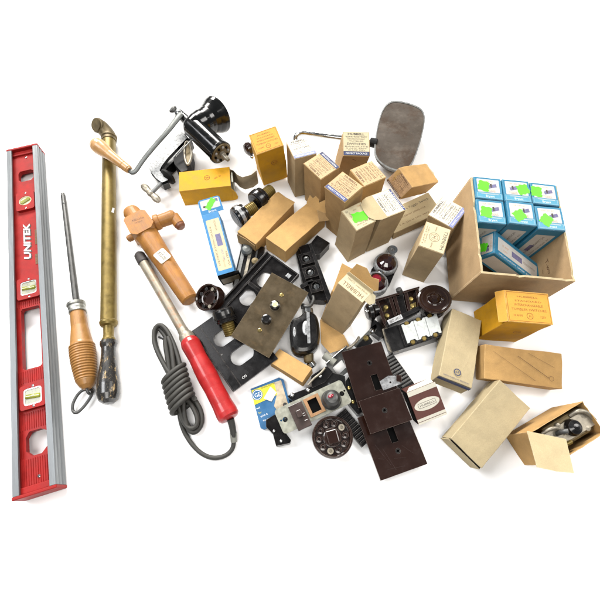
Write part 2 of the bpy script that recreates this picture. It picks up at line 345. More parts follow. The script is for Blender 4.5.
# a printed panel lying on a face, turned by quarter turns; its ink is a sub-part
def panel(parent, M, w, h, paper, draw, turn=0, name='label', inset=.06, bow=0):
    T = M @ Matrix.Rotation(R(turn), 4, 'Z')
    if turn % 180: w, h = h, w
    p = MB(); p.M = T
    p.box((-w/2+inset, -h/2+inset, 0), (w/2-inset, h/2-inset, .02), paper)
    po = p.build(name, parent)
    i = MB(); i.M = T @ Matrix.Translation((0, 0, .028)); draw(i, w - 2*inset, h - 2*inset)
    if i.f: i.build('lettering', po)
    return po
POSE = {
    'kraftA': ([-5.653, 42.571, -0.059], [-0.0, -0.51, -37.4], [3.994, 10.075, 3.118]),
    'kraftB': ([-0.653, 40.093, 0.707], [-6.52, -3.55, -40.26], [4.193, 10.178, 2.966]),
    'yelup': ([-5.033, 54.35, 0.524], [8.73, -5.84, 19.52], [4.598, 3.85, 9.691]),
    'bryW': ([0.225, 51.455, 0.214], [-4.46, 1.56, 19.56], [3.831, 4.174, 8.692]),
    'bry2': ([3.766, 48.15, 0.111], [-1.59, -1.49, 38.3], [3.923, 4.292, 9.075]),
    'bry3': ([7.357, 42.517, 0.222], [-2.7, -3.55, 43.66], [3.934, 4.225, 10.794]),
    'bry4': ([8.612, 54.703, 0.653], [15.09, 2.87, 0.78], [4.317, 4.19, 9.32]),
    'bry5': ([10.542, 46.27, 0.191], [-2.44, 2.91, 29.52], [4.131, 4.018, 8.695]),
    'longk': ([17.948, 47.879, 4.416], [13.69, 28.68, 37.95], [8.379, 3.907, 3.017]),
    'flatt': ([18.979, 44.061, 0.578], [-0.0, -7.38, 24.32], [9.006, 4.364, 2.033]),
    'green': ([8.373, 38.34, 0.099], [1.25, 1.82, 31.1], [3.494, 4.016, 9.219]),
    'flapb': ([12.013, 40.512, 0.328], [1.67, 6.62, 28.37], [4.581, 4.402, 8.722]),
    'bry6': ([22.954, 39.822, 0.255], [-1.68, -5.5, 51.8], [4.038, 4.171, 8.681]),
    'bry7': ([19.158, 34.74, 0.115], [0.74, 2.67, -21.73], [3.691, 4.414, 9.308]),
    'hub': ([5.541, 25.025, 0.397], [-10.11, 4.87, -41.02], [4.164, 2.516, 10.528]),
    'carton': ([30.397, 35.774, 1.113], [3.65, 5.35, -2.68], [13.288, 15.587, 10.098]),
    'orange': ([29.795, 24.168, 0.469], [4.07, 5.82, -2.45], [6.166, 4.434, 8.873]),
    'kraftC': ([31.112, 17.526, 0.915], [9.46, 5.3, -5.96], [11.183, 4.874, 2.63]),
    'tan1': ([22.409, 19.659, 0.983], [-6.69, 8.24, -20.54], [4.746, 11.143, 2.935]),
    'tan2': ([24.928, 9.742, 0.787], [3.81, 9.46, -44.44], [5.27, 10.768, 3.1]),
    'openb': ([33.012, 8.145, 0.053], [4.77, -0.0, 27.07], [8.297, 4.361, 6.739]),
    'yellie': ([-16.277, 49.958, 0.066], [-0.0, -1.01, 7.03], [8.733, 4.153, 3.93]),
    'blueL': ([-12.765, 37.273, 0.869], [8.07, -5.07, 16.2], [2.758, 10.689, 3.725]),
    'krafts': ([-1.195, 17.414, 0.505], [-2.41, -8.92, -34.3], [5.846, 2.516, 1.723]),
    'brown': ([17.01, 12.957, 1.202], [24.52, -6.49, 20.19], [4.106, 4.708, 2.549]),
    'level': ([-42.01, 29.64, 0.111], [-0.13, -0.89, 16.82], [5.429, 59.034, 2.678]),
    'P1': ([9.915, 16.243, 2.111], [3.58, -3.04, 14.66], [5.975, 8.134, 0.499]),
    'P2': ([11.537, 11.002, 2.537], [3.2, -0.36, 17.8], [5.872, 4.291, 0.498]),
    'P3': ([12.365, 7.363, 1.052], [2.06, 0.03, 17.97], [6.68, 8.406, 0.499]),
    'brass': ([-4.398, 25.121, 2.896], [4.24, 4.82, -29.35], [6.433, 11.552, 0.5]),
    'plA': ([-9.622, 20.933, 1.278], [4.28, 0.45, -52.98], [10.919, 6.304, 0.499]),
    'plB': ([-6.372, 29.344, 2.032], [3.99, 2.33, -38.48], [6.601, 11.461, 0.5]),
    'swplate': ([1.806, 11.7, 2.268], [0.76, -0.5, 24.72], [10.27, 3.517, 0.2]),
    'opensw': ([15.361, 27.026, 0.284], [-0.0, -5.32, 19.59], [6.71, 3.804, 2.323]),
    'recept': ([16.805, 22.901, 0.048], [-2.34, -0.0, 15.84], [6.886, 3.52, 2.355]),
    'blue7': ([30.738, 32.832, 4.235], [-0.4, 34.66, -12.49], [11.359, 3.78, 2.92]),
}
# ================================================================ the surface everything lies on
g = MB(); g.plate(rect(-500, -200, 500, 900), [], 0, 0, 'tabletop_white'); go = g.build('tabletop'); go['kind'] = 'structure'

# ================================================================ boxes
def posed(key, name, label, cat, group=None):
    loc, rot, dims = POSE[key]
    t = thing(name, label, cat, loc, rot, group); return t, dims
G_BOX = 'small cardboard boxes for electrical parts'
def carton_body(t, d, m, seed, bevel=.07, amp=.07, name='box_body', lid=None, lidm=None):
    w, dd, h = d
    top = h - (.09 if lid else 0)
    b = MB(); b.grid_box((-w/2, -dd/2, 0), (w/2, dd/2, top), m, amp, seed); bo = b.build(name, t, bevel=bevel)
    if lid:
        l = MB()
        o = .05
        l.add([(-w/2-o*.3, -dd/2-o, top+.01), (w/2+o, -dd/2-o*.5, top+.01), (w/2+o*.5, dd/2+o, top+.02), (-w/2-o, dd/2+o*.6, top+.03),
               (-w/2-o*.3, -dd/2-o, h-.02), (w/2+o, -dd/2-o*.5, h), (w/2+o*.5, dd/2+o, h), (-w/2-o, dd/2+o*.6, h)],
              [(3,2,1,0),(4,5,6,7),(0,1,5,4),(1,2,6,5),(2,3,7,6),(3,0,4,7)], lidm or m)
        l.build('end_flap', t, bevel=.03)
    return bo
def rows(i, w, y0, y1, n, m='black_ink', words=('5 AMP 250V', '10 AMP 125V', 'SINGLE POLE', 'CAT. NO. 9601', 'FOR ALTERNATING CURRENT', 'TUMBLER', 'BAKELITE'), k0=0, frac=.8):
    for k in range(n):
        y = y0 + (y1 - y0) * (k + .5) / n; i.text(words[(k + k0) % len(words)], 0, y, abs(y1-y0)/n*.85, m, w=w*(frac - .12*((k + k0) % 3)))
def bright_label(title='HUBBELL', stripe='blue_ink', small='black_ink', k0=0, sfrac=.17, smallrows=3, stripetext='PERFECT PACKAGE', mid='SWITCHES'):
    def d(i, w, h):
        s = h * sfrac if stripe else 0
        if stripe:
            i.plate(rect(-w/2, -h/2, w/2, -h/2+s), [], 0, 0, stripe)
            i.text(stripetext, 0, -h/2+s/2, s*.62, 'white_ink', w=w*.84, z=.004)
        top = h/2; a = h - s
        i.text(title, 0, top - a*.10, a*.15, small, w=w*.66, bold=.03)
        rows(i, w, top - a*.20, top - a*.52, smallrows, small, k0=k0)
        i.text(mid, 0, top - a*.61, a*.15, small, w=w*.74, bold=.015)
        rows(i, w, top - a*.70, top - a*.98, 3, small, k0=k0+3, frac=.92)
        i.plate(rect(-w*.44, top - a*.225, w*.44, top - a*.215), [], 0, 0, small)
    return d
def flipped(fn):
    def d(i, w, h):
        j = MB(); fn(j, w, h); j2 = Matrix.Rotation(math.pi, 4, 'Z')
        for f, m in zip(j.f, j.m): i.add([j2 @ j.v[k] for k in f], [tuple(range(len(f)))], m)
    return d
def small_box(key, label, m, seed, paper, draw, turn=0, lid=True):
    t, d = posed(key, 'cardboard_box', label, 'box', G_BOX)
    carton_body(t, d, m, seed, lid=lid)
    if draw: panel(t, face(*d, 'top')[0], d[0], d[1], paper, draw, turn)
    return t, d
small_box('bryW', 'upright tan box, white printed end with pale blue band, right of the upright yellow box', 'kraft_grey', 1, 'white_label', bright_label(stripe='pale_blue_ink'))
small_box('bry2', 'upright brown box, tan printed end with dark navy band along its upper right edge', 'kraft_dark', 2, 'tan_label', bright_label(stripe='navy_ink', small='brown_ink', k0=1), 90)
small_box('bry3', 'upright brown box, tan printed end with blue band along its lower left edge', 'kraft_dark', 3, 'tan_label', bright_label(stripe='blue_ink', small='brown_ink', k0=2), -90)
t, d = small_box('bry4', 'upright tan box with cream printed end and dark blue band, beside the mirror arm', 'kraft_dark', 4, 'cream_label', bright_label(stripe='navy_ink', k0=3))
i = MB(); i.M = face(*d, 'y-')[0]; i.plate([(0, -.5), (.9, 0), (0, .5), (-.9, 0)], [[(0, -.35), (.6, 0), (0, .35), (-.6, 0)]], .002, .002, 'brown_ink', M=Matrix.Translation((.3, d[2]/2 - 1.1, 0))); i.build('printed_mark', t)
small_box('bry5', 'upright kraft box with yellowish printed end and no band, below the mirror', 'kraft', 5, 'tan_label', bright_label(stripe=None, small='brown_ink', k0=2, smallrows=3), 90)
# box with the green sticker
def green_lbl(i, w, h):
    i.text('H', -w*.36, h*.38, .55, 'black_ink'); i.text('NO. 9601', -w*.30, h*.18, .26, 'brown_ink', rot=80); i.text('10A', w*.3, h*.40, .4, 'orange_ink'); i.text('250V', .1, h*.32, .3, 'brown_ink'); i.text('SINGLE POLE', 0, -h*.32, .34, 'brown_ink', w=w*.7); i.text('FLUSH', 0, -h*.43, .26, 'brown_ink')
t, d = small_box('green', 'upright tan box with a plain green sticker on its cream end', 'kraft_grey', 6, 'cream_label', green_lbl)
def sticker(t, M, pts, name='price_sticker'):
    b = MB(); b.plate(pts, [], 0, .02, 'green_sticker', M=M); return b.build(name, t)
GS = [(-1, -.5), (-.72, -.62), (-.5, -.5), (-.1, -.6), (.3, -.52), (.75, -.62), (1, -.3), (.88, 0), (1.02, .35), (.7, .52), (.3, .45), (-.1, .58), (-.5, .48), (-.95, .55), (-.88, .15), (-1.05, -.1)]
sticker(t, Matrix.Translation((.05, -.15, d[2]+.08)) @ Matrix.Rotation(R(-12), 4, 'Z'), [(x*1.15, y*1.5) for x, y in GS])
# box whose long printed flap overhangs it
t, d = posed('flapb', 'cardboard_box', 'upright tan box whose long white printed flap overhangs the green stickered box', 'box', G_BOX)
carton_body(t, d, 'kraft_grey', 7)
w, dd, h = d
b = MB(); b.plate([(-2.2, -dd/2-.05), (w/2+.06, -dd/2-.05), (w/2+.06, dd/2+.05), (-2.2, dd/2+.05), (-3.1, dd/2-.25), (-3.75, dd/2-.9), (-3.95, 0), (-3.85, -dd/2+1.1), (-3.3, -dd/2+.35)], [], h+.02, h+.12, 'kraft_pale')
fl = b.build('end_flap', t, bevel=.03)
pl_ = panel(fl, Matrix.Translation(((-1.25 + w/2)/2, 0, h+.13)), w/2+1.25, dd, 'white_label', bright_label(stripe='blue_ink', sfrac=.10, stripetext='HUBBELL', k0=4, smallrows=3), 90)
small_box('bry6', 'upright tan box, bold printed white end with lilac band, touching the open carton', 'kraft_grey', 8, 'white_label', bright_label(stripe='pale_blue_ink', k0=1))
def emblem_lbl(i, w, h):
    i.text('HUBBELL', 0, -h*.37, h*.2, 'black_ink', w=w*.8); ring(i, 0, h*.03, h*.22, .06, 'brown_ink'); ring(i, 0, h*.03, h*.15, .04, 'brown_ink')
    i.text('H', 0, h*.03, .7, 'brown_ink'); i.text('TRADE', -w*.34, h*.05, .3, 'brown_ink'); i.text('MARK', w*.34, h*.05, .3, 'brown_ink')
    rows(i, w, h*.46, h*.29, 2, 'brown_ink')
small_box('bry7', 'upright tan box with round emblem on its cream end, before the lilac banded box', 'kraft_grey', 9, 'cream_label', emblem_lbl, 90)
# long kraft box with smeared brown print on its end
t, d = posed('longk', 'cardboard_box', 'blank kraft box lying tilted right of the mirror with smeared brown print on its end', 'box', G_BOX)
w, dd, h = d
b = MB(); b.grid_box((-w/2, -dd/2, 0), (w/2, dd/2, h), 'kraft', .12, 11); b.build('box_body', t, bevel=.08)
panel(t, face(*d, 'x-')[0], dd, h, 'pink_label', bright_label(stripe='brown_ink', small='brown_ink', sfrac=.12))
b = MB(); b.plate([(0, -dd/2), (.5, -dd/2+.2), (.35, -dd*.2), (.75, 0), (.45, dd*.25), (.6, dd/2-.1), (0, dd/2)], [], h-.12, h-.05, 'kraft_pale', M=Matrix.Translation((w/2-.05, 0, 0))); b.build('torn_flap', t)
# flat printed box underneath
t, d = posed('flatt', 'cardboard_box', 'flat tan box with two lines of black printing, under the tilted blank kraft box', 'box', G_BOX)
carton_body(t, d, 'kraft_grey', 12)
def flat_lbl(i, w, h):
    i.text('Hubbell Flush Toggle Switch', 0, h*.26, .62, 'black_ink', w=w*.86); i.text('BRIDGEPORT CONN. U.S.A.', .2, -h*.02, .4, 'brown_ink', w=w*.55); i.text('5 A. 250 V. NO. 9603', -.2, -h*.3, .4, 'brown_ink', w=w*.62)
panel(t, face(*d, 'top')[0], d[0], d[1], 'kraft_pale', flat_lbl)
# yellow boxes
def border(i, w, h, t=.05, gap=.12): frame_rect(i, -w/2+gap, -h/2+gap, w/2-gap, h/2-gap, t, 'yellow_ink')
def yellow_lbl(i, w, h):
    border(i, w, h); k = h / 4
    i.text('HUBBELL', 0, h*.33, .32*k, 'yellow_ink', w=w*.5); i.text('STANDARD', 0, h*.19, .3*k, 'yellow_ink', w=w*.62)
    i.text('INTERCHANGEABLE', 0, h*.06, .42*k, 'yellow_ink', w=w*.66); i.text('TUMBLER SWITCHES', 0, -h*.09, .42*k, 'yellow_ink', w=w*.8)
    ring(i, 0, -h*.29, .42*k, .07, 'yellow_ink'); i.text('H', 0, -h*.29, .42*k, 'yellow_ink'); i.text('10 AMPS', -w*.27, -h*.29, .36*k, 'yellow_ink', w=w*.22); i.text('125V', w*.3, -h*.30, .38*k, 'yellow_ink', w=w*.14)
def emblem(parent, M, x, y, r, name='printed_emblem'):
    i = MB(); i.M = M @ Matrix.Translation((x, y, .004)); ring(i, 0, 0, r, .06, 'yellow_ink'); i.text('H', 0, 0, r*1.1, 'yellow_ink', rot=10); i.plate(rect(-r, -.03, r, .03), [], .001, .001, 'yellow_ink'); return i.build(name, parent)
t, d = posed('yelup', 'cardboard_box', 'yellow box standing upright with bordered print on its top end', 'box', 'yellow boxes')
carton_body(t, d, 'yellow_card', 13, amp=.12, lid=True, lidm='orange_card'); panel(t, face(*d, 'top')[0], d[0], d[1], 'orange_card', yellow_lbl, inset=.03); emblem(t, face(*d, 'y-', .09)[0], .3, 1.3, .55)
t, d = posed('orange', 'cardboard_box', 'orange yellow box with bordered print, in front of the big open carton', 'box', 'yellow boxes')
w, dd, h = d; carton_body(t, d, 'yellow_card', 14, amp=.12, lid=True, lidm='orange_card'); panel(t, face(*d, 'top')[0], w, dd, 'orange_card', yellow_lbl, inset=.03); emblem(t, face(*d, 'y-', .09)[0], .4, .6, .5)
b = MB(); b.add([(-w/2-.05, -dd/2, h), (-w/2-.05, dd/2, h), (-w/2-.85, dd/2, h-.9), (-w/2-.75, -dd/2+.1, h-1.0), (-w/2-.1, -dd/2, h+.07), (-w/2-.1, dd/2, h+.07), (-w/2-.92, dd/2, h-.85), (-w/2-.82, -dd/2+.1, h-.95)],
                [(0,1,2,3),(7,6,5,4),(0,4,5,1),(1,5,6,2),(2,6,7,3),(3,7,4,0)], 'orange_card'); b.build('side_flap', t)
# lying yellow box open at its right end
t, d = posed('yellie', 'cardboard_box', 'yellow box lying on its side with open end showing a switch, under the grinder', 'box', 'yellow boxes')
w, dd, h = d; th = .07
b = MB()
b.box((-w/2, -dd/2, 0), (w/2, dd/2, th), 'yellow_card'); b.box((-w/2, -dd/2, h-th), (w/2, dd/2, h), 'yellow_card')
b.box((-w/2, -dd/2, th), (w/2, -dd/2+th, h-th), 'yellow_card'); b.box((-w/2, dd/2-th, th), (w/2, dd/2, h-th), 'yellow_card'); b.box((-w/2, -dd/2+th, th), (-w/2+th, dd/2-th, h-th), 'yellow_card')
b.build('box_body', t, bevel=.03)
# curled grey brown end flap
b = MB(); pts = [(w/2, dd/2-.1), (w/2+.6, dd/2-.5), (w/2+1.2, dd/2-1.5), (w/2+2.1, dd/2-2.2), (w/2+3.6, dd/2-1.9), (w/2+4.6, dd/2-1.1)]
vs = [(x, y, z) for x, y in pts for z in (.2, h-.5)] + [(x-.05, y+.06, z) for x, y in pts for z in (.2, h-.5)]; n = len(pts)
fs = []
for k in range(n-1): fs += [(2*k, 2*k+2, 2*k+3, 2*k+1), (2*n+2*k+1, 2*n+2*k+3, 2*n+2*k+2, 2*n+2*k), (2*k+1, 2*k+3, 2*n+2*k+3, 2*n+2*k+1), (2*k, 2*n+2*k, 2*n+2*k+2, 2*k+2)]
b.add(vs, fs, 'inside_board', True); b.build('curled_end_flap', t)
b = MB(); b.plate([(0, .1), (.7, .5), (.9, 1.2), (.7, 2.2), (0, dd-.9)], [], 0, .07, 'yellow_card', M=Matrix.Translation((w/2-.02, -dd/2, 0)) @ Matrix.Rotation(R(90), 4, 'X') @ Matrix.Rotation(R(-14), 4, 'Y')); b.build('side_flap', t)
emblem(t, face(*d, 'top')[0], .4, .2, .5); i = MB(); i.M = face(*d, 'top')[0]; i.text('NO. 96', 2.2, .1, .4, 'yellow_ink', rot=25); i.build('lettering', t)
M0 = ROOTM[t.name].copy()
t = thing('toggle_switch', 'small grey switch poking out of the open yellow box', 'switch', M0 @ Vector((w/2-.9, .2, .3)), (0, 0, POSE['yellie'][1][2]))
b = MB(); b.box((-1, -1.2, 0), (.9, 1.2, 2.6), 'strain_grey'); b.build('switch_body', t, bevel=.15)
b = MB(); b.box((.9, -1.0, .3), (1.25, 1.2, 3.0), 'zinc_plate'); b.build('strap', t, bevel=.1)
b = MB(); b.box((-.2, -.2, 2.6), (.4, .5, 3.15), 'bakelite_black'); b.build('toggle', t, bevel=.12)
# kraft boxes
t, d = posed('kraftA', 'cardboard_box', 'plain kraft box lying diagonally beside the two black screw plugs', 'box', G_BOX); carton_body(t, d, 'kraft', 15, amp=.1)
w, dd, h = d; b = MB(); b.plate([(-w/2-.03, -.0), (w/2, 0), (w/2-.1, h-.4), (0, h-.15), (-w/2+.1, h-.5)], [], 0, .06, 'kraft_dark', M=Matrix.Translation((0, -dd/2-.14, .1)) @ Matrix.Rotation(R(90), 4, 'X')); b.build('end_flap', t)
b = MB(); b.plate([(-w/2, 0), (w/2, 0), (w/2-.2, .5), (0, .35), (-w/2+.3, .55)], [], 0, .06, 'kraft', M=Matrix.Translation((0, dd/2, h-.1)) @ Matrix.Rotation(R(-14), 4, 'X')); b.build('tuck_flap', t)
t, d = posed('kraftB', 'cardboard_box', 'plain kraft box lying diagonally with a torn flap sticking up at its far end', 'box', G_BOX); carton_body(t, d, 'kraft', 16, amp=.1)
w, dd, h = d; b = MB(); b.plate([(-w/2, 0), (w/2+.3, -.1), (w/2+.9, .7), (w*.3, 1.1), (w*.15, 2.2), (-.1, 1.2), (-w*.2, 2.6), (-w*.36, 1.3), (-w/2-.2, 1.5)], [], 0, .07, 'kraft', M=Matrix.Translation((0, dd/2-.05, h-.05)) @ Matrix.Rotation(R(42), 4, 'X')); b.build('torn_flap', t)
b = MB(); b.plate([(0, 0), (1.6, -.2), (2.2, .9), (1.1, 1.3), (.2, 2.0)], [], 0, .07, 'kraft_dark', M=Matrix.Translation((w/2, dd/2-1.8, h-.1)) @ Matrix.Rotation(R(60), 4, 'Z') @ Matrix.Rotation(R(30), 4, 'X')); b.build('side_flap', t)
t, d = posed('krafts', 'cardboard_box', 'smallest plain kraft box, lying below the brass plate', 'box', G_BOX); carton_body(t, d, 'kraft', 17, bevel=.05)
t, d = posed('kraftC', 'cardboard_box', 'long kraft box with thin crease lines, lying under the orange yellow box', 'box', G_BOX); carton_body(t, d, 'kraft', 18, amp=.14, bevel=.1)
i = MB(); i.M = face(*d, 'top', .17)[0]  # thin brown lines paint the shade of raised creases
for (x0, y0, x1, y1, tt) in ((-4.4, 1.5, 1.6, -1.9, .015), (-.9, 1.3, 3.6, -1.3, .03), (.6, 1.9, 4.4, .3, .015)):
    v = Vector((y0-y1, x1-x0)).normalized()*tt; i.plate([(x0-v.x, y0-v.y), (x1-v.x, y1-v.y), (x1+v.x, y1+v.y), (x0+v.x, y0+v.y)], [], 0, 0, 'brown_ink')
ring(i, 3.9, -1.3, .35, .04, 'brown_ink'); i.build('crease_lines', t)
t, d = posed('tan1', 'cardboard_box', 'speckled grey tan box with small round emblem and navy band at its lower end', 'box', G_BOX); carton_body(t, d, 'board_grey', 19, amp=.1, bevel=.09)
w, dd, h = d
i = MB(); i.M = face(*d, 'top', .16)[0]
ring(i, 0, -dd*.40+.25, .52, .12, 'navy_ink'); i.text('H', 0, -dd*.40+.25, .55, 'navy_ink', rot=15); i.text('HARVEY HUBBELL INC. BRIDGEPORT', 0, -dd/2+.32, .3, 'navy_ink', w=w*.8); i.build('lettering', t)
b = MB(); b.M = face(*d, 'y-', .13)[0]; b.box((-w/2+.05, h/2-.75, 0), (w/2-.05, h/2-.12, .03), 'navy_ink'); b.build('printed_band', t)
t, d = posed('tan2', 'cardboard_box', 'speckled grey tan box with no print, lying diagonally at the lower right', 'box', G_BOX)
w, dd, h = d; b = MB(); b.grid_box((-w/2, -dd/2+.12, 0), (w/2, dd/2, h), 'board_grey', .1, 20); b.build('box_body', t, bevel=.08)
b = MB(); b.grid_box((-w/2-.03, -dd/2-.12, .0), (w/2+.02, -dd/2-.02, h-.5), 'board_grey', .08, 21); b.grid_box((-w/2+.3, -dd/2-.04, h-.5), (w/2-.1, -dd/2+.1, h-.2), 'recess_black', .03, 22); b.build('end_flap', t, bevel=.04)  # black strip paints the shade in the gap above the flap
# brown and cream striped box
t, d = posed('brown', 'cardboard_box', 'maroon and cream striped box with an oval white badge', 'box')
w, dd, h = d; carton_body(t, d, 'maroon', 23, amp=.04)
def badge(i, w, h):
    i.plate(rect(-w/2, h*.36, w/2, h*.5), [], 0, 0, 'white_label'); i.plate(rect(-w/2, -h*.5, w/2, -h*.34), [], 0, 0, 'white_label'); i.plate(rect(-w/2, -h*.44, w/2, -h*.425), [], .003, .003, 'maroon')
    i.plate(circ(0, 0, w*.44, 32, h*.17), [], 0, 0, 'white_label'); i.plate(rrect(-w*.31, -h*.075, w*.31, h*.075, .1), [rrect(-w*.31+.05, -h*.075+.05, w*.31-.05, h*.075-.05, .06)], .003, .003, 'black_ink'); i.text('HUBBELL', 0, 0, h*.085, 'black_ink', w=w*.52, z=.003)
panel(t, face(*d, 'top')[0], w, dd, 'maroon', badge, inset=.0)
b = MB(); b.M = face(*d, 'x-', .04)[0]; b.box((-dd/2+.1, -h/2+.1, 0), (dd/2-.1, h/2-.3, .03), 'recess_black'); b.build('dark_side_panel', t)
b = MB(); b.plate([(-w/2, 0), (w/2-.2, 0), (w/2-.4, .7), (-w/2+.6, .5)], [], 0, .06, 'white_label', M=Matrix.Translation((0, dd/2, h-.1)) @ Matrix.Rotation(R(-25), 4, 'X')); b.build('tuck_flap', t)
# tall HUBBELL box with open flaps
t, d = posed('hub', 'cardboard_box', 'tall grey brown box, cream upside down lettering on its torn open end', 'box', G_BOX)
w, dd, h = d; b = MB(); b.grid_box((-w/2, -dd/2, 0), (w/2, dd/2, h-.1), 'kraft_grey', .06, 24); b.build('box_body', t, bevel=.06)
def hub_lbl(i, w, h):
    i.text('HUBBELL', 0, -h*.24, h*.36, 'brown_ink', rot=180, w=w*.82); i.text('TRADE MARK', w*.2, h*.12, h*.14, 'brown_ink', rot=180); i.text('CONN.', -w*.25, h*.16, h*.16, 'brown_ink', rot=180)
panel(t, face(*d, 'top', -.05)[0], w, dd, 'cream_label', hub_lbl, inset=0)
b = MB(); b.plate([(-w/2, 0), (w/2, 0), (w/2+.5, .6), (w/2-.3, 1.9), (w*.2, 1.5), (-w*.1, 2.1), (-w/2+.2, 1.7)], [], 0, .07, 'kraft', M=Matrix.Translation((0, dd/2+.05, h-.2)) @ Matrix.Rotation(R(58), 4, 'X')); b.build('torn_flap', t)
b = MB(); b.plate([(-w/2-.1, 0), (w/2+.2, 0), (w/2+.1, .5), (-w/2+.1, .45)], [], 0, .07, 'kraft_pale', M=Matrix.Translation((0, dd/2-.4, h)) @ Matrix.Rotation(R(70), 4, 'X')); b.build('tuck_flap', t)
b = MB(); b.plate([(0, -.8), (.9, -.6), (1.3, .2), (.7, 1.1), (0, 1.0)], [], 0, .07, 'cream_label', M=Matrix.Translation((w/2, 0, h-.1)) @ Matrix.Rotation(R(20), 4, 'Y')); b.build('side_flap', t)
# loose kraft box the tall one leans on, its opened ends reach out on both sides
t = thing('cardboard_box', 'opened flattened kraft box under the tall grey brown box, flaps spread', 'box', W(335, 305, 0), (0, 0, 0), G_BOX)
for nm, px, z, mm in (('side_flap', [(342, 263), (366, 276), (352, 300), (332, 291)], 1.6, 'kraft'), ('end_flap', [(320, 320), (344, 335), (350, 347), (330, 353), (321, 343)], .8, 'kraft'), ('side_panel', [(332, 290), (352, 300), (342, 336), (320, 321)], .5, 'kraft_dark')):
    b = MB(); P = [W(x, y, z) for x, y in px]; b.plate([(p.x, p.y) for p in P][::-1], [], z-.1, z, mm); b.build(nm, t, world=True)
b = MB(); P = [W(x, y, 0) for x, y in [(334, 292), (350, 300), (341, 330), (322, 322)]]; b.plate([(p.x, p.y) for p in P][::-1], [], 0.02, .4, 'kraft_dark'); b.build('box_body', t, world=True)

# ---------------------------------------------------------------- big carton and its blue boxes
t, d = posed('carton', 'open_carton', 'big open brown carton holding seven blue boxes', 'carton')
MC = ROOTM[t.name].copy(); CR = POSE['carton'][1]
w, dd, h = d; th = .28
def wall(mb, a, b_, outw, seed):
    # wall from a to b_ with an uneven cut top edge
    n = 22; vs = []
    for k in range(n+1):
        p = Vector(a).lerp(Vector(b_), k/n); e = h + .10*noise.noise(Vector((k*.6, seed, 0))) - (.22 if (k*7+seed) % 11 == 0 else 0)
        for q in (p, p + Vector(outw)):
            vs += [(q.x, q.y, 0), (q.x, q.y, e)]
    fi = []; ft = []
    for k in range(n):
        o = 4*k; fi += [(o, o+1, o+5, o+4), (o+2, o+6, o+7, o+3)]; ft += [(o+1, o+3, o+7, o+5)]
    m = MB(); m.add(vs, fi, 'carton_board'); m.add(vs, ft, 'kraft_pale'); m.add(vs, [(0, 2, 3, 1), (4*n, 4*n+1, 4*n+3, 4*n+2)], 'carton_board')
    mb.v and None
    for f, mm in zip(m.f, m.m): mb.add([m.v[k] for k in f], [tuple(range(len(f)))], mm)
walls = [((-w/2, -dd/2, 0), (w/2, -dd/2, 0), (0, th, 0)), ((w/2, -dd/2+th, 0), (w/2, dd/2-th, 0), (-th, 0, 0)), ((w/2, dd/2, 0), (-w/2, dd/2, 0), (0, -th, 0)), ((-w/2, dd/2-th, 0), (-w/2, -dd/2+th, 0), (th, 0, 0))]
for k, (a, b_, o) in enumerate(walls): b = MB(); wall(b, a, b_, o, k+3); b.build('side_wall', t)
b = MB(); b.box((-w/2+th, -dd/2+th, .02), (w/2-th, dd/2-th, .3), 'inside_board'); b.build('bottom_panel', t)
i = MB(); i.M = Matrix.Translation((w/2-th-.02, -3.2, h*.52)) @ Matrix.Rotation(R(-90), 4, 'Z') @ Matrix.Rotation(R(90), 4, 'X'); i.text('T-wo', .2, .4, 1.1, 'brown_ink', rot=8); i.text('~', .5, -.8, 1.2, 'brown_ink', rot=-6); i.build('handwriting', t)
def blue_end(i, w, h, spos, k):
    frame_rect(i, -w/2+.02, -h/2+.02, w/2-.02, h/2-.02, .05, 'light_blue_card', .002)
    i.plate(rect(-w/2+.1, -h/2+.08, w/2-.1, -h*.22), [], 0, 0, 'light_blue_card')
    i.plate(rrect(-w*.42, -h*.20, w*.42, h*.42, .12), [], .001, .001, 'panel_white')
    x0 = .45 if spos < 0 else -.55
    if abs(spos) < .3: x0 = .6
    i.plate([(x0-.55, h*.12), (x0+.75, h*.24), (x0+.85, h*.08), (x0-.40, -h*.02)], [], .004, .004, 'purple_ink')
    i.plate([(x0-.2, h*.21), (x0+.1, h*.23), (x0+.1, h*.05), (x0-.1, h*.03)], [], .006, .006, 'black_ink')
    i.text('15A 120V AC', -w*.05, h*.33, .34, 'orange_ink', z=.004); i.text('TOGGLE', x0-.1, -h*.09, .34, 'orange_ink', z=.004); i.text('SWITCH', x0+.1, -h*.155, .26, 'brown_ink', z=.004)
    frame_rect(i, -w*.45, -h*.455, w*.45, -h*.235, .025, 'panel_white', .003)
    i.plate(rect(-w*.3, -h*.285, w*.36, -h*.265), [], .004, .004, 'panel_white'); i.text('Bryant', .1, -h*.37, .5, 'white_ink', z=.005)
def blue_side(i, w, h):
    i.plate(rrect(-w*.36, -h*.36, w*.36, h*.36, .15), [], .001, .001, 'panel_white'); i.text('TOGGLE SWITCH', 0, .5, .6, 'black_ink', rot=90, w=h*.5, z=.004); i.plate(rect(-.6, -1.2, .2, .6), [], .003, .003, 'purple_ink'); i.text('15 AMP 120 VOLT AC', 1.0, 0, .4, 'brown_ink', rot=90, w=h*.55, z=.004)
    i.text('Bryant', 0, -h*.43, .5, 'white_ink', z=.004)
G_BLUE = 'blue boxes in the open carton'
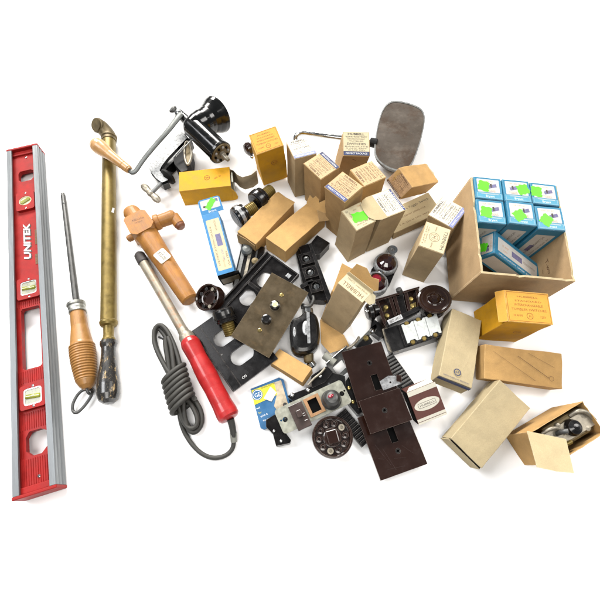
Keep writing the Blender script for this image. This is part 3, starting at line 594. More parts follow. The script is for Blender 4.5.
def blue_box(loc, rot, dims, label, spos, sy, srot, k, group=G_BLUE):
    t = thing('blue_box', label, 'box', loc, rot, group); w, dd, h = dims
    b = MB(); b.grid_box((-w/2, -dd/2, 0), (w/2, dd/2, h), 'blue_card', .03, 30+k); b.build('box_body', t, bevel=.05)
    panel(t, face(*dims, 'top')[0], w, dd, 'blue_card', lambda i, a, c: blue_end(i, a, c, spos, k), name='end_label', inset=.04)
    panel(t, face(*dims, 'y-')[0], w, h, 'blue_card', blue_side, name='side_label', inset=.04)
    if spos is not None: sticker(t, Matrix.Translation((spos, sy, h+.065)) @ Matrix.Rotation(R(srot), 4, 'Z'), [(x*.9, y*1.5) for x, y in GS])
    return t
pos = ['left', 'middle', 'right']
ends = [(-4.3, 5.92, 'standing blue box in the far row against the left wall of the carton', -.75, .35, 80), (0.0, 5.92, 'middle standing blue box of the far row in the carton', .95, .35, 20), (4.28, 5.85, 'standing blue box at the far right corner of the carton', -1.25, .3, 88),
        (-4.35, 1.95, 'standing blue box of the near row against the left wall of the carton', -.75, -.1, 84), (0.0, 2.02, 'middle standing blue box of the near row in the carton', -.35, -.35, 35), (4.4, 1.8, 'standing blue box of the near row beside the right wall of the carton', -.65, -.3, 55)]
for k, (x, y, lab, sp, sy, sr) in enumerate(ends):
    blue_box(MC @ Vector((x, y, .32)), (CR[0]+[0,.4,-.6,.3,-.2,.5][k], CR[1]+[.3,-.3,.2,0,.4,-.3][k], CR[2]+[0,.8,-.8,.6,-.5,.9][k]), (4.08, 3.72 if k < 3 else 3.78, 9.9 + [.1,.25,.05,.15,.3,.2][k]), lab, sp, sy, sr, k)
# the seventh lies aslant in the free half
l7, r7, d7 = POSE['blue7']
t = thing('blue_box', 'blue box lying aslant in the near half of the carton', 'box', l7, r7, G_BLUE)
w, dd, h = d7
b = MB(); b.grid_box((-w/2, -dd/2, 0), (w/2, dd/2, h), 'blue_card', .03, 40); b.build('box_body', t, bevel=.05)
def b7top(i, w, h):
    i.plate(rrect(-w*.44, -h*.28, w*.44, h*.34, .15), [], .001, .001, 'panel_white'); i.plate(rect(-1.6, -.4, 1.0, .55), [], .003, .003, 'purple_ink'); i.text('15 AMP', -3.2, .3, .5, 'orange_ink', z=.004); i.text('120V', -3.2, -.45, .5, 'orange_ink', z=.004); i.text('TOGGLE SWITCH', 2.8, .1, .5, 'brown_ink', w=3, z=.004); i.text('SPECIFICATION  GRADE  SWITCHES', 0, -h*.40, .36, 'white_ink', w=w*.85, z=.004)
panel(t, face(*d7, 'top')[0], w, dd, 'blue_card', b7top, name='side_label', inset=.04)
def b7front(i, w, h):
    i.plate(rrect(-w*.46, -h*.38, w*.46, h*.36, .12), [], .001, .001, 'panel_white'); rows(i, w*.9, h*.3, -h*.34, 4, 'brown_ink', k0=2)
panel(t, face(*d7, 'y-')[0], w, h, 'blue_card', b7front, name='front_label', inset=.04)
panel(t, face(*d7, 'x-')[0], dd, h, 'blue_card', lambda i, a, c: blue_end(i, a, c, -.5, 7), name='end_label', inset=.04)
sticker(t, face(*d7, 'x-')[0] @ Matrix.Translation((.3, -.3, .05)) @ Matrix.Rotation(R(75), 4, 'Z'), [(x*.7, y*1.3) for x, y in GS])
# blue box lying alone at left
t, d = posed('blueL', 'blue_box', 'bright blue box lying alone left of the black screw plug, open at the near end', 'box')
w, dd, h = d
b = MB(); b.grid_box((-w/2, -dd/2+.1, 0), (w/2, dd/2, h), 'bright_blue_card', .03, 41); b.build('box_body', t, bevel=.05)
def bl(i, w, h):
    i.plate(rrect(-w*.36, -h*.44, w*.44, h*.40, .15), [], .001, .001, 'cream_label'); i.plate(rect(-.1, -.6, .75, 1.5), [], .003, .003, 'purple_ink'); i.text('SPECIFICATION GRADE', -.55, -.4, .36, 'brown_ink', rot=90, w=7, z=.004); i.text('AC SWITCH', .35, 3.0, .42, 'brown_ink', rot=90, w=1.8, z=.004); i.text('15A 120V', .9, -3, .4, 'brown_ink', rot=90, w=2.6, z=.004); i.text('NO. 5221', .35, -2.2, .4, 'purple_ink', rot=90, w=2, z=.004); i.text('SIDE WIRED', 0.2, -3.6, .3, 'orange_ink', rot=90, w=1.4, z=.004)
panel(t, face(*d, 'top')[0], w, dd, 'bright_blue_card', bl, inset=.03)
i = MB(); i.M = face(*d, 'x+', .06)[0] @ Matrix.Rotation(math.pi, 4, 'Z'); i.text('TOGGLE', 3.1, 0.6, .8, 'white_ink', w=2.6); i.text('SWITCH', 0, 0.6, .8, 'white_ink', w=2.4); i.text('Bryant', -3, 0.6, .9, 'white_ink', w=2.4); i.build('lettering', t)
b = MB(); FM = Matrix.Translation((-w/2, dd/2, h-.05)) @ Matrix.Rotation(R(8), 4, 'X'); b.plate([(0, 0), (3.7, 0), (3.6, 2.3), (3.3, 2.6), (.3, 2.6), (0, 2.3)], [], 0, .06, 'bright_blue_card', M=FM); fl = b.build('end_flap', t)
i = MB(); i.M = FM @ Matrix.Translation((0, 0, .065)); i.plate(rrect(.3, .75, 3.4, 2.4, .12), [], 0, 0, 'panel_white'); i.plate([(.6, 1.2), (1.3, 1.0), (1.4, 1.3), (.7, 1.5)], [], .003, .003, 'black_ink'); i.plate([(2.6, 1.9), (3.2, 1.7), (3.2, 2.2), (2.7, 2.3)], [], .003, .003, 'purple_ink'); i.text('Bryant', 1.9, .38, .5, 'white_ink', z=.003); i.build('lettering', fl)
sticker(fl, FM @ Matrix.Translation((1.9, 1.6, .075)) @ Matrix.Rotation(R(48), 4, 'Z'), [(x*1.05, y*.85) for x, y in GS])
b = MB(); b.box((-w/2+.02, -dd/2-.35, .1), (w/2+.6, -dd/2+.05, h-.15), 'recess_black'); b.box((-w/2+.25, -dd/2-.4, .6), (w/2+.4, -dd/2-.34, h-.9), 'brass_dark'); b.build('open_end', t, bevel=.05)  # black block stands in for the shaded inside, olive panel on it

# open kraft box with a switch inside
t, d = posed('openb', 'cardboard_box', 'torn open kraft box with an old switch inside, at the right edge', 'box', G_BOX)
w, dd, h = d; MO = ROOTM[t.name].copy(); th = .08
b = MB()
def rag(mb, pts_b, pts_t, m, inn):
    # a ragged wall between bottom and top polylines
    n = len(pts_b); vs = [Vector(p) for p in pts_b] + [Vector(p) for p in pts_t]; off = Vector(inn)*th
    vs += [v + off for v in vs]
    fs = []
    for k in range(n-1): fs += [(k, k+1, n+k+1, n+k), (2*n+k+1, 2*n+k, 3*n+k, 3*n+k+1), (n+k, n+k+1, 3*n+k+1, 3*n+k)]
    mb.add(vs, fs, m)
def edge(a, b_, top, n=9, seed=0, amp=.25):
    P = [Vector(a).lerp(Vector(b_), k/n) for k in range(n+1)]
    return [(p.x, p.y, 0) for p in P], [(p.x, p.y, top + amp*noise.noise(Vector((k*.7, seed, 1)))) for k, p in enumerate(P)]
for a, b_, inn, sd in (((-w/2, -dd/2), (w/2, -dd/2), (0, 1, 0), 1), ((w/2, -dd/2), (w/2, dd/2), (-1, 0, 0), 2), ((w/2, dd/2), (-w/2, dd/2), (0, -1, 0), 3), ((-w/2, dd/2), (-w/2, -dd/2), (1, 0, 0), 4)):
    pb, pt = edge((*a, 0), (*b_, 0), h, seed=sd); rag(b, pb, pt, 'kraft', inn)
b.box((-w/2+.1, -dd/2+.1, .02), (w/2-.1, dd/2-.1, .1), 'inside_board'); b.build('box_body', t)
Q = [W(527, 431, 7.5), W(566, 439, 7.7), W(574, 473, 8.2), W(557, 471.5, 8.0), W(537, 467, 8.0)]; Q2 = [q - Vector((0, 0, .1)) for q in Q]; n = 5
b = MB(); b.add(Q + Q2, [(4, 3, 2, 1, 0), (5, 6, 7, 8, 9)] + [(k, (k+1) % n, n+(k+1) % n, n+k) for k in range(n)], 'kraft_pale'); b.build('torn_flap', t, world=True)
t = thing('old_switch', 'old brass and black switch mechanism inside the torn open kraft box', 'switch', MO @ Vector((.6, .1, 1.5)), POSE['openb'][1])
b = MB(); b.box((-2.9, -1.6, 0), (3.4, 1.6, 4.3), 'brass_dark'); b.build('switch_body', t, bevel=.3)
b = MB(); b.box((-3.4, -1.1, 4.3), (3.5, 1.0, 4.6), 'nickel'); b.build('strap', t, bevel=.06)
b = MB(); b.lathe((.6, 0, 4.1), (.6, 0, 5.6), [(0, 1.1), (.6, 1.05), (1.2, .85), (1.45, .4), (1.5, 0)], 'bakelite_black'); b.build('toggle', t)
for x, y, r in ((-2.3, .2, .42), (2.9, .5, .5), (2.4, -1.0, .4), (-.8, 1.0, .35)):
    b = MB(); b.lathe((x, y, 4.1), (x, y, 4.7), [(0, r), (.35, r), (.5, r*.8), (.55, 0)], 'nickel', 16); b.build('screw', t)
b = MB(); b.tube([(1.5, 1.2, 4.2), (2.5, 1.4, 5), (3.4, .6, 5.0), (3.8, -.6, 4.6)], .28, 'nickel'); b.build('contact_arm', t)
for P_, r_, m_ in (([(-3.2, 1.1, 4.4), (-2.2, 1.3, 5.2), (-1.2, .8, 5.0), (-.6, -.2, 4.8)], .22, 'nickel'), ([(-3.0, -.6, 4.6), (-2.0, -1.1, 5.1), (-.8, -1.2, 4.9)], .26, 'brass'), ([(-1.6, .3, 4.6), (-1.4, .4, 5.6), (-.9, .2, 5.9)], .3, 'dark_steel')): b = MB(); b.tube(P_, r_, m_, 12); b.build('spring_arm', t)

# ================================================================ spirit level
loc, rot, d = POSE['level']
t = thing('spirit_level', 'long red box beam spirit level with aluminium rails and three vials', 'spirit level', loc, rot)
w, L, h = 5.5, 59.6, 2.68
for sx in (-1, 1):
    # rail profile (x outward), with grooves on the outer side
    pr = [(0, 0), (.30, 0), (.38, .25), (.38, .85), (.26, .95), (.26, 1.15), (.38, 1.25), (.38, 1.75), (.26, 1.85), (.26, 2.0), (.38, 2.1), (.38, 2.5), (.30, h), (-.5, h), (-.5, h-.35), (-.1, h-.5), (-.1, .5), (-.5, .35), (-.5, 0)]
    X = w/2 - .38
    vs = [(sx*(X + a), y, z) for y in (-L/2, L/2) for a, z in pr]; n = len(pr)
    fs = [(k, (k+1) % n, n + (k+1) % n, n + k) for k in range(n)] + [tuple(range(n))[::-1], tuple(range(n, 2*n))]
    if sx < 0: fs = [f[::-1] for f in fs]
    b = MB(); b.add(vs, fs, 'aluminium'); b.build('rail', t, bevel=.03)
xi = w/2 - .45
hx = lambda x0, x1, y0, y1, c: [(x0+c, y0), (x1-c, y0), (x1, y0+c), (x1, y1-c*.6), (x1-c, y1), (x0+c*.6, y1), (x0, y1-c), (x0, y0+c)]
holes = [hx(-1.25, 1.35, 22.7, 25.2, .5), hx(-1.5, 1.25, -12.9, -2.9, .3), hx(-1.35, 1.4, -25.2, -21.9, .75)]
b = MB(); b.plate(rect(-xi, -L/2+.3, xi, L/2-.3), holes, .95, 1.75, 'level_red')
for y0, y1 in ((-29.2, -25.5), (-21.6, -19.3), (-14.9, -13.1), (-2.6, -1.1)):
    x = -xi + .25
    while x < xi - .2: b.box((x, y0, 1.75), (x+.09, y1, 1.84), 'level_red'); x += .3
for x0, x1 in ((-xi+.15, -1.75), (1.5, xi-.15)):
    b.box((x0, -25.2, 1.75), (x0+.09, -21.9, 1.84), 'level_red'); b.box((x1-.09, -25.2, 1.75), (x1, -21.9, 1.84), 'level_red')
b.build('web', t, bevel=.04)
for y in (-1, 1):
    b = MB(); y0 = y*L/2; b.box((-w/2-.02, min(y0, y0+y*.45), -.0), (w/2+.02, max(y0, y0+y*.45), h+.05), 'level_red')
    b.box((-w/2+.55, min(y0-y*.9, y0), .9), (w/2-.55, max(y0-y*.9, y0), 2.1), 'level_red'); b.build('end_cap', t, bevel=.12)
for cy, ww, hh, kind in ((17.8, 1.5, 1.95, 'round'), (.35, 1.75, 1.9, 'square'), (-17.2, 1.75, 1.75, 'square')):
    b = MB()
    hole = circ(0, cy, 1.05, 24, .95) if kind == 'round' else rrect(-1.22, cy-1.2, 1.22, cy+1.2, .4)
    b.plate(rrect(-ww, cy-hh, ww, cy+hh, .4), [hole], 1.76, 2.25, 'level_red'); ho = b.build('vial_housing', t, bevel=.06)
    b = MB(); b.plate(hole, [], 1.7, 2.12, 'vial_cream' if kind == 'round' else 'vial_glass'); b.build('window', ho, bevel=.05)
    b = MB(); b.plate(hole, [[(x*.88, cy + (y-cy)*.88) for x, y in hole]], 2.12, 2.2, 'chrome' if kind != 'round' else 'vial_cream'); b.build('bezel', ho)
    A, B = ((-.8, cy-.4, 2.05), (.8, cy+.4, 2.05)) if kind == 'round' else ((-1.05, cy+.1, 2.0), (1.05, cy-.15, 2.0)) 
    b = MB(); b.lathe(A, B, [(0, .2), (.15, .36), ((Vector(B)-Vector(A)).length-.15, .36), ((Vector(B)-Vector(A)).length, .2)], 'vial_fluid', 20); vo = b.build('vial', ho)
    b = MB(); b.ball(((A[0]+B[0])/2, cy, 2.28), .18, 'bubble', (2.0, .8, .7), 14); b.build('bubble', ho)
    for s in (-1, 1): b = MB(); b.lathe((.1, cy+s*(hh-.3), 2.2), (.1, cy+s*(hh-.3), 2.35), [(0, .17), (.08, .17), (.11, 0)], 'chrome', 12); b.build('screw', t)
for y in (28.3, -28.0): b = MB(); b.lathe((.2, y, 1.7), (.2, y, 2.0), [(0, .2), (.14, .2), (.2, 0)], 'chrome', 12); b.build('screw', t)
i = MB(); i.text('UNITEK', -.05, 9.3, 1.45, 'black_ink', rot=90, w=7.2, z=1.8, bold=.04, slant=.22); i.text('UNITEK', -.22, 9.45, 1.45, 'white_ink', rot=90, w=7.2, z=1.81, bold=.03, slant=.22)
i.plate(rect(1.0, 4.6, 1.6, 6.6), [], 1.8, 1.8, 'brown_ink'); i.plate(rect(1.1, 8.5, 1.5, 11.5), [], 1.8, 1.8, 'brown_ink'); i.build('lettering', t)

# ================================================================ sharpening steel
A = W(87.3, 389, 1.6); B = W(62.8, 193, .8)
t = thing('sharpening_steel', 'long steel rod with a ribbed wooden handle and a wire ring', 'sharpening steel', (A.x, A.y, 0))
ax = (B - A); ux = ax.normalized(); Lh = (W(78, 303, 1.2) - A).length; Lt = ax.length
pr = [(0, 0), (.05, .55), (.5, 1.0), (1.2, 1.35)]
x = 1.3
while x < 6.6:
    env = 1.45 + .38*math.sin((x-1.3)/5.3*math.pi*.62); pr += [(x, env-.12), (x+.1, env), (x+.26, env), (x+.36, env-.12)]; x += .4
pr += [(7.2, 1.58), (8.6, 1.38), (10.0, 1.2), (Lh-1.9, 1.12), (Lh-1.5, 1.08)]
b = MB(); b.lathe(A, B, pr, 'ribbed_wood', 36); b.build('handle', t, world=True)
b = MB(); b.lathe(A + ux*(Lh-1.8), B, [(0, 1.22), (.1, 1.3), (.4, 1.25), (.5, 1.18), (.8, 1.25), (1.1, 1.22), (1.3, 1.38), (1.7, 1.35), (1.9, 1.0), (1.95, .4)], 'ferrule_tin', 32, jitter=.12); b.build('ferrule', t, world=True)
b = MB(); b.lathe(A + ux*(Lh-.1), B, [(0, .52), (2, .5), (Lt-Lh-2, .42), (Lt-Lh-.6, .42), (Lt-Lh-.4, .35), (Lt-Lh, .3), (Lt-Lh+.15, 0)], 'dark_steel', 20, jitter=.06); b.build('rod', t, world=True)
b = MB(); b.ball(B - ux*2.6 + Vector((.1, 0, .42)), .16, 'chrome'); b.build('rivet', t, world=True)
P = [W(x, y, .7) for x, y in ((88, 389), (80, 391), (73, 402), (72, 410), (76, 414), (83, 408), (91, 397), (93, 390))]
b = MB(); b.tube(P, .22, 'dark_steel', closed=True); b.build('wire_ring', t, world=True)
b = MB(); b.tube([A - ux*-.4, A - ux*.5 + Vector((0, 0, .2)), A - ux*.9 + Vector((.2, .1, -.5)), A - ux*.4 + Vector((.3, .2, -.9))], .2, 'dark_steel'); b.build('eye_screw', t, world=True)

# ================================================================ brass tube with elbow and black handle
A = W(108.5, 404, 1.7); B = W(109, 139, 1.7); ux = (B - A).normalized(); Lt = (B-A).length
def along(y): return (W(108.5, y, 1.7) - A).length
t = thing('brass_tube', 'long brass tube with an elbow on top and a worn black wooden handle', 'tube tool', (A.x, A.y, 0))
b = MB(); b.lathe(A, B, [(0, 0), (.08, .7), (.5, 1.25), (1.3, 1.55), (2.8, 1.58), (4.4, 1.4), (6.2, 1.12), (7.6, 1.0), (8.3, 1.0), (8.6, 1.12), (8.9, 1.22), (9.3, 1.2), (9.5, .9)], 'worn_black', 36); b.build('handle', t, world=True)
a1 = 9.5; a2 = along(324)
b = MB(); b.lathe(A + ux*a1, B, [(-.1, .95), (.15, .98), (.5, .8), (1.0, .75), (a2-a1-.5, .78), (a2-a1-.3, 1.15), (a2-a1, 1.3), (a2-a1+.3, 1.33), (a2-a1+.5, 1.2)], 'brass', 30); b.build('collar', t, world=True)
b = MB(); b.lathe(A + ux*a2, B, [(0, 1.19), (Lt-a2-.2, 1.19), (Lt-a2, 1.19)], 'brass', 36); b.build('tube', t, world=True)
E0 = B; pts = [E0 - ux*.6, E0 + ux*.8, E0 + ux*1.6 + Vector((-.5, 0, .3)), W(100.5, 126, 2.6), W(95.5, 124.5, 3.4)]
b = MB(); b.tube(pts, [1.3, 1.3, 1.3, 1.28, 1.2], 'brass_dark', 28); b.build('elbow', t, world=True)
for P0, dr, r in ((E0 + ux*.3, ux, 1.45), (W(98, 125.5, 3.0), (W(95.5, 124.5, 3.4)-W(100.5, 126, 2.6)).normalized(), 1.38)):
    b = MB(); b.lathe(P0 - dr*.25, P0 + dr, [(0, 1.2), (.08, r), (.45, r), (.55, 1.2)], 'brass_dark', 30); b.build('elbow_rim', t, world=True)
b = MB(); q = W(117, 213, 1.8); b.plate([(-.18, -.5), (.22, -.45), (.2, .5), (-.15, .45)], [], 0, .03, 'white_ink', M=Matrix.Translation(A + ux*along(213) + Vector((.98, 0, .75))) @ Matrix.Rotation(R(48), 4, 'Y')); b.build('paper_speck', t, world=True)

# ================================================================ enamel hand grinder
c0 = W(200, 160, 0)
t = thing('hand_grinder', 'black enamelled hand grinder with clamp, crank and wooden knob', 'grinder', (c0.x, c0.y, 0))
A = W(183, 117, 5.5); B = W(221, 153, 5.0); u = (B-A).normalized(); LB = (B-A).length
b = MB(); b.lathe(A, B, [(0, .85), (1.4, .9), (1.8, 1.05), (2.4, 1.75), (3.0, 1.95), (LB-.6, 1.98), (LB-.4, 2.15), (LB, 2.12)], 'black_enamel', 40)
b.build('barrel', t, world=True)
# hopper: a flared cup standing off the barrel, seen from outside, its mouth turned up and right
H0 = A + u*3.3; HD = (W(217.5, 114.5, 4.3) - H0).normalized(); hl = (W(217.5, 114.5, 4.3) - H0).length
pr = [(-.6, 1.9), (hl*.1, 2.25), (hl*.3, 2.42), (hl*.45, 2.42), (hl*.58, 2.5), (hl*.72, 2.8), (hl*.86, 3.2), (hl*.96, 3.38), (hl, 3.36), (hl+.08, 3.2), (hl, 3.1), (hl*.85, 2.9), (hl*.6, 2.0), (hl*.5, 1.2), (hl*.5, 0)]
b = MB(); b.lathe(H0, H0 + HD, pr, 'black_enamel', 48); b.build('hopper', t, world=True)
b = MB(); b.lathe(B - u*.1, B + u, [(0, 1.9), (.15, 1.95), (.3, 1.85), (.32, .7)], 'brass_dark', 36); dp = b.build('end_plate', t, world=True)
for k in range(10):
    a = 2*math.pi*k/10; x = u.cross(Vector((0, 0, 1))).normalized(); y = u.cross(x); c = B + u*.2 + (x*math.cos(a) + y*math.sin(a))*1.35
    b = MB(); b.lathe(c, c + u, [(0, .22), (.16, .22), (.17, 0)], 'cast_silver' if k % 2 else 'recess_black', 12); b.build('stud', dp, world=True)
b = MB(); b.lathe(B + u*.2, B + u, [(0, .55), (.5, .5), (.7, .42), (1.6, .40), (1.9, .3), (2.1, 0)], 'nickel', 16); b.build('spindle', t, world=True)
# crank hub and thumb nut
N0 = W(171.3, 108, 6.2)
b = MB(); d_ = (A-N0).normalized(); b.lathe(N0, A, [(0, 0), (.05, .5), (.2, .8), (.5, .85), (.8, .6), (.9, .35), (1.3, .35)], 'dark_steel', 20, sx=.55, side=(0, 0, 1)); b.build('thumb_nut', t, world=True)
b = MB(); b.lathe(N0 + d_*1.2, A, [(0, .35), (.2, .8), (.5, .9), (1.1, .92), (1.3, .8), ((A-N0).length-1.1, .75)], 'chrome', 28); b.build('hub', t, world=True)
pts = [W(x, y, z) for x, y, z in ((181, 114, 6.4), (177, 119, 6.4), (168, 131, 6.2), (158, 142, 5.6), (147, 155, 5.0), (141, 163, 4.5), (136, 171, 4.0), (132.5, 173, 3.8), (129.5, 170.5, 3.8))]
b = MB(); b.tube(pts, [.62, .6, .52, .5, .48, .46, .45, .45, .4], 'grey_steel', 12, flat=.5); b.build('crank_arm', t, world=True)
K0 = W(93, 142, 4.6); K1 = W(130, 170.5, 3.8); LK = (K1-K0).length
b = MB(); b.lathe(K0, K1, [(0, 0), (.08, .6), (.4, 1.05), (.95, 1.3), (1.7, 1.36), (2.8, 1.22), (4.2, .95), (LK-1.75, .74), (LK-1.6, .70), (LK-1.5, .76), (LK-.4, .72), (LK-.35, .62), (LK-.1, .6)], 'knob_wood', 32); b.build('knob', t, world=True)
# clamp bracket: cast C bar in the picture plane
zc = 3.2
out = [(181.5, 131), (187, 138), (180, 145), (168, 157.5), (161.5, 166), (159.5, 170.5), (165, 176), (168, 180), (162, 182.5), (156, 178), (151, 172), (148.5, 166), (150, 161.5), (155, 156), (168, 144)]
P = [W(x, y, zc) for x, y in out]
b = MB(); b.plate([(p.x, p.y) for p in P][::-1], [], zc-1.1, zc, 'cast_silver', side='black_enamel'); b.build('clamp_frame', t, world=True, bevel=.12)
Pm = sum(P, Vector())/len(P); b = MB(); b.plate([(Pm.x+(p.x-Pm.x)*1.05+.12, Pm.y+(p.y-Pm.y)*1.05-.15) for p in P][::-1], [], zc-1.6, zc-.3, 'black_enamel'); b.build('clamp_flange', t, world=True, bevel=.1)
P = [W(x, y, zc-.4) for x, y in ((187, 138), (192, 139), (183, 151), (172, 163), (166, 169), (161, 171), (160, 168), (168, 157))]
b = MB(); b.plate([(p.x, p.y) for p in P][::-1], [], .6, zc-.35, 'black_enamel'); b.build('clamp_rib', t, world=True, bevel=.1)
P = [W(x, y, 3.4) for x, y in ((173, 157), (186, 142), (191, 150), (190, 163), (186.5, 169.5), (181, 171), (174, 163))]
b = MB(); b.plate([(p.x, p.y) for p in P][::-1], [], .2, 3.2, 'black_iron'); b.build('clamp_foot', t, world=True, bevel=.15)
P = [W(x, y, 3.6) for x, y in ((186, 141), (189.5, 143), (191.5, 150), (191.5, 158), (188.5, 165), (186.5, 164), (184.5, 157), (184.5, 148))]
b = MB(); b.tube(P, .22, 'nickel', closed=True); b.plate([(p.x, p.y) for p in P][::-1], [], 3.4, 3.55, 'brass_dark'); b.build('foot_pad', t, world=True)
D0 = W(165.5, 179, 2.8); D1 = W(171, 174, 2.8); dd_ = (D1-D0).normalized()
b = MB(); b.lathe(D0, D1, [(0, .5), (.3, .9), (.45, 1.5), (.8, 1.55), (.95, 1.3), (1.0, 0)], 'black_iron', 32); b.build('clamp_disc', t, world=True)
W0 = W(151, 193.5, 2.2); b = MB(); b.lathe(W0, D0, [(0, .36), ((D0-W0).length+.2, .36)], 'steel', 16); b.build('clamp_screw', t, world=True)
w1, w2 = W(142.5, 185, 2.0), W(159, 201.5, 2.0)
b = MB(); b.tube([w1, w1.lerp(w2, .15), w1.lerp(w2, .38), W0, w1.lerp(w2, .62), w1.lerp(w2, .85), w2], [.4, .72, .52, .7, .52, .72, .4], 'nickel', 16, smooth=3, flat=.7); b.build('wing', t, world=True)
b = MB(); b.tube([W(176, 157, 4.0), W(192, 139, 4.6)], .1, 'chrome', 8, smooth=0); b.build('wire_edge', t, world=True)

# ================================================================ wooden tap
A = W(129.5, 209, 2.1); B = W(190.5, 301, 1.9); u = (B-A).normalized(); LB = (B-A).length
t = thing('wooden_tap', 'old wooden barrel tap with side spout and white price tag', 'tap', (A.x, A.y, 0))
b = MB(); b.lathe(A, B, [(0, 0), (.1, .8), (.4, 1.25), (.9, 1.42), (1.8, 1.46), (2.6, 1.5), (3.2, 1.8), (5.8, 1.95), (6.9, 1.9), (7.3, 1.85), (8.8, 1.78), (12, 1.6), (LB-1.0, 1.38), (LB-.25, 1.30), (LB-.05, 1.1), (LB, .7)], 'tap_wood', 40); b.build('barrel', t, world=True)
b = MB(); M_ = Matrix.Translation(A + u*4.9 + Vector((0, 0, 0))) @ Matrix.Rotation(math.atan2(u.y, u.x), 4, 'Z')
b.plate([(-2.0, -1.5), (-1.5, -1.9), (1.3, -2.1), (2.1, -1.3), (2.1, 1.2), (1.4, 2.0), (-1.4, 1.9), (-2.0, 1.4)], [], -1.4, 2.05, 'tap_wood', M=M_); bo = b.build('boss', t, world=True, bevel=.35, bseg=4)
i = MB(); i.M = M_ @ Matrix.Rotation(R(75), 4, 'Z'); i.text('REDLICH', 0, .5, .5, 'brown_ink', z=2.06); i.text('PATENT', 0, -.1, .35, 'brown_ink', z=2.06); i.build('stamped_lettering', bo, world=True)
S0 = A + u*4.8 + Vector((0, 0, .2)); S1 = W(171, 217.5, 2.4); v = (S1-S0).normalized(); ls = (S1-S0).length
b = MB(); b.lathe(S0, S1, [(0, .8), (ls-2.9, .8), (ls-2.8, 1.3), (ls-2.6, 1.36), (ls-2.0, 1.30), (ls-1.9, 1.12), (ls-.5, 1.15), (ls+.3, 1.2), (ls+.7, 1.0), (ls+.95, .5), (ls+1, 0)], 'tap_wood', 32); b.build('spout', t, world=True)
C0 = W(172.5, 215.5, 2.4); C1 = W(180.5, 226, 2.2)
b = MB(); b.lathe(C0, C1, [(0, .6), (.3, .95), ((C1-C0).length-.3, .9)], 'tap_wood', 28); b.lathe(C1 - (C1-C0).normalized()*.35, C1 + (C1-C0), [(0, .85), (.5, .8), (.8, .55), (.85, 0)], 'cork_end', 28); b.build('spout_end', t, world=True)
b = MB(); b.lathe(A + u*5.4, W(127.5, 239.5, 1.6), [(0, .55), ((W(127.5, 239.5, 1.6)-(A+u*5.4)).length-.2, .6), ((W(127.5, 239.5, 1.6)-(A+u*5.4)).length, .4)], 'tap_wood', 20); b.build('peg', t, world=True)
q = A + u*12.6 + Vector((.1, .1, 1.66)); M_ = Matrix.Translation(q) @ Matrix.Rotation(math.atan2(u.y, u.x) + R(10), 4, 'Z') @ Matrix.Rotation(R(4), 4, 'Y')
b = MB(); b.plate(rrect(-1.1, -1.0, 1.1, 1.0, .3), [], -.0, .04, 'white_label', M=M_); tg = b.build('price_tag', t, world=True)
i = MB(); i.M = M_ @ Matrix.Translation((0, 0, .05)); i.text('$35.00', 0, 0, .8, 'black_ink', rot=0, w=1.7); i.text('No. 12', 0, .62, .3, 'black_ink', w=.8); i.build('lettering', tg, world=True)

# ================================================================ soldering iron
A = W(138, 253, 1.2); B = W(189, 341, 2.0); u = (B-A).normalized(); LB = (B-A).length
t = thing('soldering_iron', 'old soldering iron with red wooden handle and coiled grey cord', 'soldering iron', (B.x, B.y, 0))
b = MB(); b.lathe(A, B, [(0, 0), (.1, .5), (.5, .85), (1.0, .9), (2.2, .88), (2.4, .8)], 'soldering_tip', 28, jitter=.1); b.build('tip', t, world=True)
b = MB(); b.lathe(A + u*2.2, B, [(0, .74), (.3, .78), (LB-4.2, .74), (LB-4.0, .74)], 'rusty_shaft', 28); b.build('shaft', t, world=True)
b = MB(); b.lathe(A + u*(LB-2.4), B, [(0, .72), (.2, .78), (1.0, .82), (1.1, 1.0), (1.5, 1.12), (2.4, 1.15), (2.6, 1.0)], 'nickel', 28); b.build('socket', t, world=True)
Hd = W(230, 419, 2.0); B2 = W(188, 339, 2.1); lh = (Hd-B2).length; u2 = (Hd-B2).normalized()
b = MB(); b.lathe(B2, Hd, [(0, .6), (.05, 1.05), (.3, 1.25), (.9, 1.42), (1.8, 1.38), (3.4, 1.3), (5.2, 1.42), (6.8, 1.45), (8.6, 1.36), (lh-2.3, 1.42), (lh-1.0, 1.54), (lh-.35, 1.5), (lh-.08, 1.25), (lh, .7)], 'red_paint', 40); b.build('handle', t, world=True)
C = [(230.5, 419, 1.9), (232.5, 427, 1.4), (234, 437, .9), (233.5, 442, .6)]
b = MB(); b.tube([W(*p) for p in C], [.5, .46, .42, .36], 'cord_rubber', 14); b.build('strain_relief', t, world=True)
b = MB(); b.lathe(W(233.5, 433, 1.0), W(234, 442, .6), [(0, .5), (1.2, .46)], 'strain_grey', 16); b.build('sleeve', t, world=True)
cord = [(234, 440, .6), (233, 449, .35), (226, 456, .35), (214, 458.5, .35), (203, 455, .35), (193, 446, .35), (185, 434, .4), (180.5, 422, .6), (179, 410, .9)]
b = MB(); b.tube([W(*p) for p in cord], .31, 'cord_rubber', 12, smooth=4)
def loop(pts, r=.34, closed=True, sm=3): b.tube([W(*p) for p in pts], r, 'cord_rubber', 12, smooth=sm, closed=closed)
loop([(181, 372, .9), (172, 350, .9), (165, 335, .6), (158, 327, .5), (153.5, 335, .5), (157, 350, .6), (164, 365, .8), (170, 376, .9), (176, 382, .9)])
loop([(183, 378, 1.4), (177, 352, 1.4), (169, 333, 1.2), (161, 323.5, 1.1), (154, 328, .9), (153.5, 342, .9), (160, 358, 1.0), (170, 374, 1.2), (178, 386, 1.3)])
loop([(170, 372, 1.0), (167.5, 355, 1.3), (165.5, 345, 1.3), (166, 338, 1.3)], .42, False)
loop([(175, 378, 1.6), (173, 360, 1.7), (171, 345, 1.6), (168, 337, 1.5)], .34, False)
